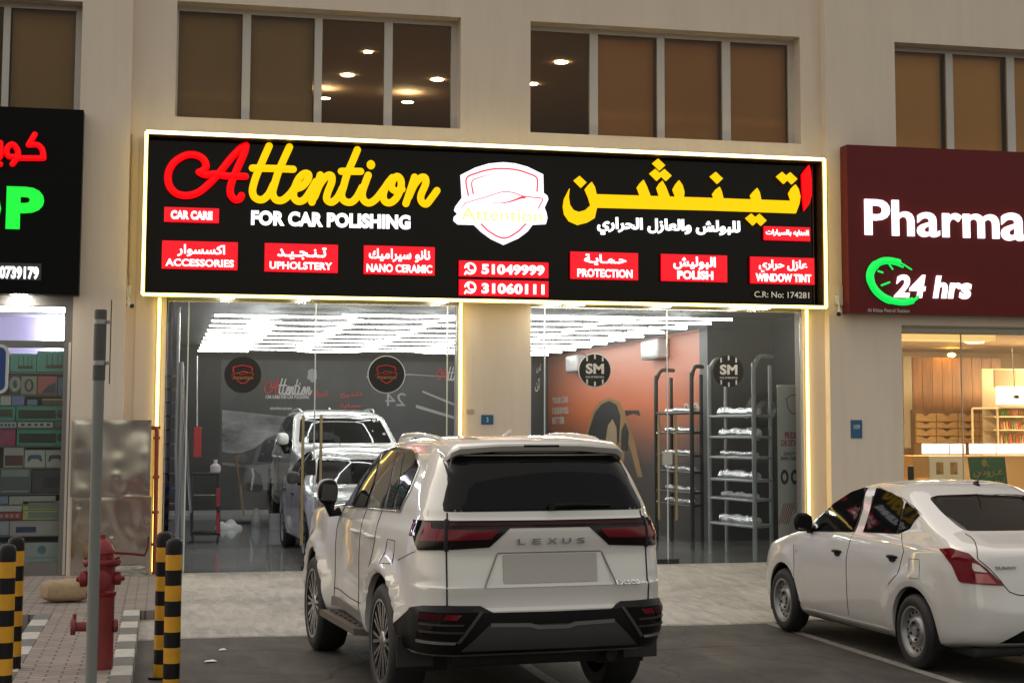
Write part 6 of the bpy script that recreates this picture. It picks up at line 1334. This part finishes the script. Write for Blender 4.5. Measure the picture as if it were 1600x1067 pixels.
# tailgate gaps, shark fin, underbody
for g in (-1, 1):
    q = MB(); c.line(q, [(g*.725,1.365),(g*.725,1.318)], c.wrap_pt, .006, .02); c.line(q, [(g*.728,1.318),(g*.728,1.115)], c.wrap_pt, .017, .02); c.line(q, [(g*.728,1.115),(g*.722,.9),(g*.72,.75)], c.wrap_pt, .006, .02)
    q.build('tailgate_gap', M_seam, c.root, local=True)
q = MB(); q.loft([(0,.05,1.855),(0,-.02,1.885),(0,-.10,1.915),(0,-.135,1.915)], [.028,.022,.012,.005], 10); q.build('roof_antenna', M_paint, c.root, smooth=50, local=True)
q = MB(); q.box(-.6,.6,-.8,3.4,.31,.43,.03); q.cyl((-.85,0,.40),(.85,0,.40),.07,n=14); q.sphere((0.05,0,.40),.15); q.cyl((.5,-.9,.36),(.5,-.3,.36),.035,n=14); q.build('chassis', mat('under_black', (.006,.006,.006), .8), c.root, smooth=40, local=True)
c.patch('windscreen', [(-.72,1.36),(.72,1.36),(.62,1.74),(-.62,1.74)], c.front_pt, M_tint, .006, .08, rnd=.05)
c.patch('grille', [(-.5,1.05),(.5,1.05),(.42,.55),(-.42,.55)], c.front_pt, M_trim, .008, .08, rnd=.05)
add_wheels(c, .41, .292, .27, 'alloy')
SUV = c
# ---- small sedan -----------------------------------------------------------
SNL = [(.20, .74, -.45, 3.30, .30, .30, .04, .45, .40), (.24, .79, -.70, 3.42, .32, .36, .04, .5, .46), (.28, .81, -.90, 3.48, .32, .4, .05, .52, .48), (.34, .825, -.965, 3.52, .33, .42, .05, .52, .50), (.45, .838, -.99, 3.55, .34, .46, .05, .54, .54), (.56, .845, -.985, 3.55, .34, .46, .05, .54, .54),
 (.66, .847, -.965, 3.53, .34, .47, .05, .54, .54), (.76, .846, -.955, 3.47, .34, .48, .05, .54, .55), (.82, .843, -.945, 3.38, .34, .48, .05, .54, .55), (.87, .838, -.94, 3.22, .34, .48, .06, .54, .56), (.91, .832, -.935, 3.0, .33, .47, .06, .5, .5), (.945, .826, -.925, 2.72, .32, .45, .07, .4, .34),
 (.975, .816, -.905, 2.54, .30, .42, .08, .34, .28), (1.0, .806, -.87, 2.46, .28, .40, .09, .3, .26), (1.03, .79, -.78, 2.40, .28, .38, .10, .3, .26), (1.06, .772, -.66, 2.35, .26, .36, .10, .3, .26), (1.09, .756, -.54, 2.30, .25, .34, .10, .3, .26),
 (1.12, .742, -.43, 2.25, .24, .32, .11, .3, .26), (1.20, .706, -.20, 2.10, .23, .32, .12, .3, .26), (1.28, .668, .04, 1.94, .21, .31, .12, .3, .26), (1.35, .628, .24, 1.79, .2, .3, .12, .3, .26), (1.40, .59, .38, 1.65, .2, .28, .11, .3, .25), (1.435, .545, .48, 1.52, .2, .25, .1, .28, .24),
 (1.458, .48, .56, 1.39, .2, .22, .08, .26, .2), (1.474, .39, .64, 1.25, .18, .2, .06, .22, .16), (1.484, .28, .72, 1.12, .14, .14, .04, .14, .1), (1.489, .10, .82, .98, .05, .05, .01, .05, .04)]
WSN = [(-.845, 0, .3), (.845, 0, .3), (-.845, 2.6, .3), (.845, 2.6, .3)]
c = Car(SNL, (6.808, -8.994), math.radians(2.79), 1.2, .08, .012, WSN, .3, 'parked_sedan', 'small white sedan with plain steel wheels parked before the pharmacy wall', 'car', None, rec=.0)
c.wrap_ref(.845, -.955, .34, .48)
c.body('body', M_paint2, None, arch=.06)
def s6(L): return s4(L, (1170,720), 3.0744)
Fw = c.yz(s6([(293,332),(500,336),(540,225),(580,122),(500,140),(412,200),(340,275)])); Rw = c.yz(s6([(556,338),(708,342),(728,270),(746,205),(742,186),(690,152),(624,126),(590,225)])); Qw = c.yz(s6([(718,345),(770,318),(826,262),(805,235),(758,196),(740,270)]))
Fo = c.yz(s6([(280,340),(720,352),(775,325),(833,260),(800,222),(742,178),(620,118),(500,133),(405,193),(330,272)]))
for g in (-1, 1):
    s_ = side(c, g); c.patch('window_surround', c.yz(s6([(280,338),(510,342),(550,230),(590,115),(500,134),(405,193),(330,272)])), s_, M_trim, .002, .08); c.patch('window_surround', c.yz(s6([(548,342),(720,350),(775,325),(833,258),(800,222),(742,178),(620,118),(585,225)])), s_, M_trim, .002, .08)
    sm_ = c.smooth(Fo, s_, 0)
    for L in (Fw, Rw, Qw): c.patch('side_window', L, sm_, mat('sedan_side_glass', (.006,.006,.007), .035, spec=.07), .010, .08, rnd=.025)
    q = MB(); yb = c.yz(s6([(480,700)]))[0][0]; 
    for L in (c.yz(s6([(505,345),(468,470),(470,600),(482,740)])), c.yz(s6([(215,400),(218,500),(228,650),(262,692)])), c.yz(s6([(735,350),(745,430),(715,540),(672,590)]))): c.line(q, L, s_, .0035)
    fd = c.yz(s6([(770,468),(818,472),(818,565),(768,562)])); c.line(q, fd+fd[:1], s_, .0025)
    q.build('door_gap', M_seam, c.root, local=True)
    for L in ((425,432),(690,458)):
        y_, z_ = c.yz(s6([L]))[0]; q = MB(); p = s_(y_, z_)[0]
        q.loft([p+Vector((0,-.085,0)), p+Vector((g*.026,-.05,.004)), p+Vector((g*.03,.03,.002)), p+Vector((0,.08,-.008))], [.008,.014,.015,.010], 10); q.build('door_handle', M_trim, c.root, smooth=50, local=True)
        c.patch('handle_recess', [(y_+.0+.062*math.cos(t), z_-.022+.026*math.sin(t)) for t in [2*PI*k/14 for k in range(14)]], s_, M_seam, .0015, .03)
    c.patch('sill_trim', [(.42,.265),(2.16,.265),(2.16,.245),(.42,.245)], s_, mat('sill_pale', (.5,.5,.49), .35), .010, .1)
    q = MB(); nb = bmesh.new(); bmesh.ops.create_uvsphere(nb, u_segments=20, v_segments=14, radius=1)
    for v in nb.verts: x, y, z = v.co; v.co = Vector((g*.905+abs(x)**.7*math.copysign(.092,x), 1.95+(y*.075 if y > 0 else y*.03), 1.075+abs(z)**.75*math.copysign(.085,z)*(1+.1*g*x)))
    q.add(nb); MI = q.build('mirror', M_trim, c.root, smooth=60, local=True)
    q = MB(); q.loft([(g*.76,1.99,1.0),(g*.85,1.97,1.0)], [.035,.03], 10); q.build('mirror_arm', M_trim, MI, smooth=50, local=True)
    q = MB(); q.prism([(g*.975,1.918,1.01),(g*.84,1.918,1.01),(g*.84,1.918,1.13),(g*.965,1.918,1.135)], (0,-.004,0)); q.build('mirror_glass', MATS['dark_mirror'], MI, local=True)
    c.patch('side_repeater', [(2.25,.80),(2.29,.80),(2.29,.775),(2.25,.775)], s_, mat('clear_lens', (.5,.45,.38), .1), .006, .05)
    # tail light wraps the corner
    T = [(abs(a), b) for a, b in c.qz(s6([(912,420),(975,416),(1055,442),(1150,520),(1228,598),(1120,592),(1012,580),(978,500),(945,450)]))]
    TL = c.patch('tail_light', [(g*a, b) for a, b in T], c.wrap_pt, M_redl, .010, .03, rnd=.02)
    T2 = [(abs(a), b) for a, b in c.qz(s6([(1078,487),(1110,500),(1146,535),(1088,527),(1078,510)]))]; c.patch('reverse_lens', [(g*a, b) for a, b in T2], c.wrap_pt, mat('clear_lens2', (.55,.5,.46), .1, coat=.6), .015, .03, TL, rnd=.01)
    T3 = [(abs(a), b) for a, b in c.qz(s6([(1090,540),(1150,542),(1190,588),(1100,585)]))]; c.patch('lower_lens', [(g*a, b) for a, b in T3], c.wrap_pt, mat('pink_lens', (.36,.05,.06), .1, coat=.6), .014, .03, TL, rnd=.01)
    c.patch('headlight', [(g*.45,.72),(g*.80,.86),(g*.80,.72),(g*.5,.62)], c.front_pt, mat('headlight_lens', (.4,.42,.44), .08), .006, .06)
    q = MB(); H = []
    P0_ = s6([(1040,350),(1066,364),(1085,385),(1096,420),(1098,458),(1100,470),(1160,520),(1210,575),(1228,600),(1252,628),(1290,642),(1330,646)])
    for a, b in zip(P0_, P0_[1:]): H += [c.hit(a[0]+(b[0]-a[0])*t/4, a[1]+(b[1]-a[1])*t/4)[0] for t in range(4)]
    H = [Vector((g*abs(h.x), h.y, h.z)) for h in H]; H.append(Vector((0, H[-1].y-.05, H[-1].z))); q.loft(H, .004, 6); q.build('boot_gap', M_seam, c.root, local=True)
RG = [(abs(a), b) for a, b in c.xz(s6([(865,175),(930,155),(1050,150),(1320,152)]))]; 
GL = c.xz(s6([(865,177),(935,255),(1015,322),(1052,333),(1200,334)])); zt_, zb_ = GL[0][1], GL[-1][1]
half = [(0, zb_), (abs(GL[3][0]), zb_), (abs(GL[2][0]), GL[2][1]), (abs(GL[1][0]), GL[1][1]), (abs(GL[0][0]), zt_), (abs(GL[0][0])*.8, zt_+.02), (0, zt_+.03)]
def rear_up(x, z): return c.rear_pt(x, z)
c.patch('rear_window', half+[(-a, b) for a, b in half[-2:0:-1]], rear_up, M_tint, .005, .06, rnd=.03)
c.patch('lower_valance', [(.0,.40),(.42,.40),(.60,.30),(.66,.22),(-.66,.22),(-.60,.30),(-.42,.40)], c.wrap_pt, M_trim, .006, .05)
c.patch('plate_garnish', [(-.24,.90),(.24,.90),(.27,.865),(-.27,.865)], c.wrap_pt, M_paint2, .02, .05, rnd=.01)
c.patch('licence_plate', [(-.26,.80),(.26,.80),(.26,.69),(-.26,.69)], c.wrap_pt, mat('plain_plate', (.27,.25,.225), .5), .008, .06, rnd=.01)
ctext(c, 'SUNNY', -.60, -.44, .862, .885, mat('badge_grey', (.2,.2,.2), .3, .8), .02)
c.patch('windscreen', [(-.66,1.0),(.66,1.0),(.54,1.38),(-.54,1.38)], c.front_pt, M_tint, .006, .08, rnd=.05); c.patch('grille', [(-.3,.72),(.3,.72),(.38,.45),(-.38,.45)], c.front_pt, M_trim, .006, .08, rnd=.05)
q = MB(); a = c.hit(1526, 757)[0]; q.loft([(a.x,a.y+.03,a.z-.01),(a.x,a.y,a.z+.012),(a.x,a.y-.03,a.z-.01)], [.03,.024,.016], 10); q.cyl((a.x,a.y,a.z+.01),(a.x+.02,a.y-.14,a.z+.17),.005,.004,n=8); q.build('roof_antenna', M_trim, c.root, smooth=50, local=True)
q = MB(); q.box(-.68,.68,-.7,3.1,.17,.25,.02); q.cyl((-.75,0,.28),(.75,0,.28),.04,n=12); q.build('chassis', M_black, c.root, smooth=40, local=True)
add_wheels(c, .3, .2, .185, 'steel')
SED = c

# ---- cars inside the workshop : copies of the two, their own places ---------
p = at(452, 838, z=FZ)
c2 = copy_tree(SUV.root, None, skip=('badge_lettering', 'licence_plate', 'running_board')); c2.location = (3.08, 9.9, FZ); c2.rotation_euler = (0, 0, PI+math.radians(2)); c2.scale = (1.14, 1.1, 1.15)
tag(c2, 'white SUV with dark windscreen facing out at the back of the left workshop bay', 'car')
c3_ = copy_tree(SED.root, None, skip=('badge_lettering', 'licence_plate', 'plate_garnish')); c3_.location = (2.95, 5.2, FZ); c3_.rotation_euler = (0, 0, PI+math.radians(2))
c3_.location = (2.74, 4.4, FZ); c3_.scale = (1.08, 1.05, 1.04)
tag(c3_, 'low white car just behind the left glass doors, its windscreen mirroring the hexagon lights', 'car')
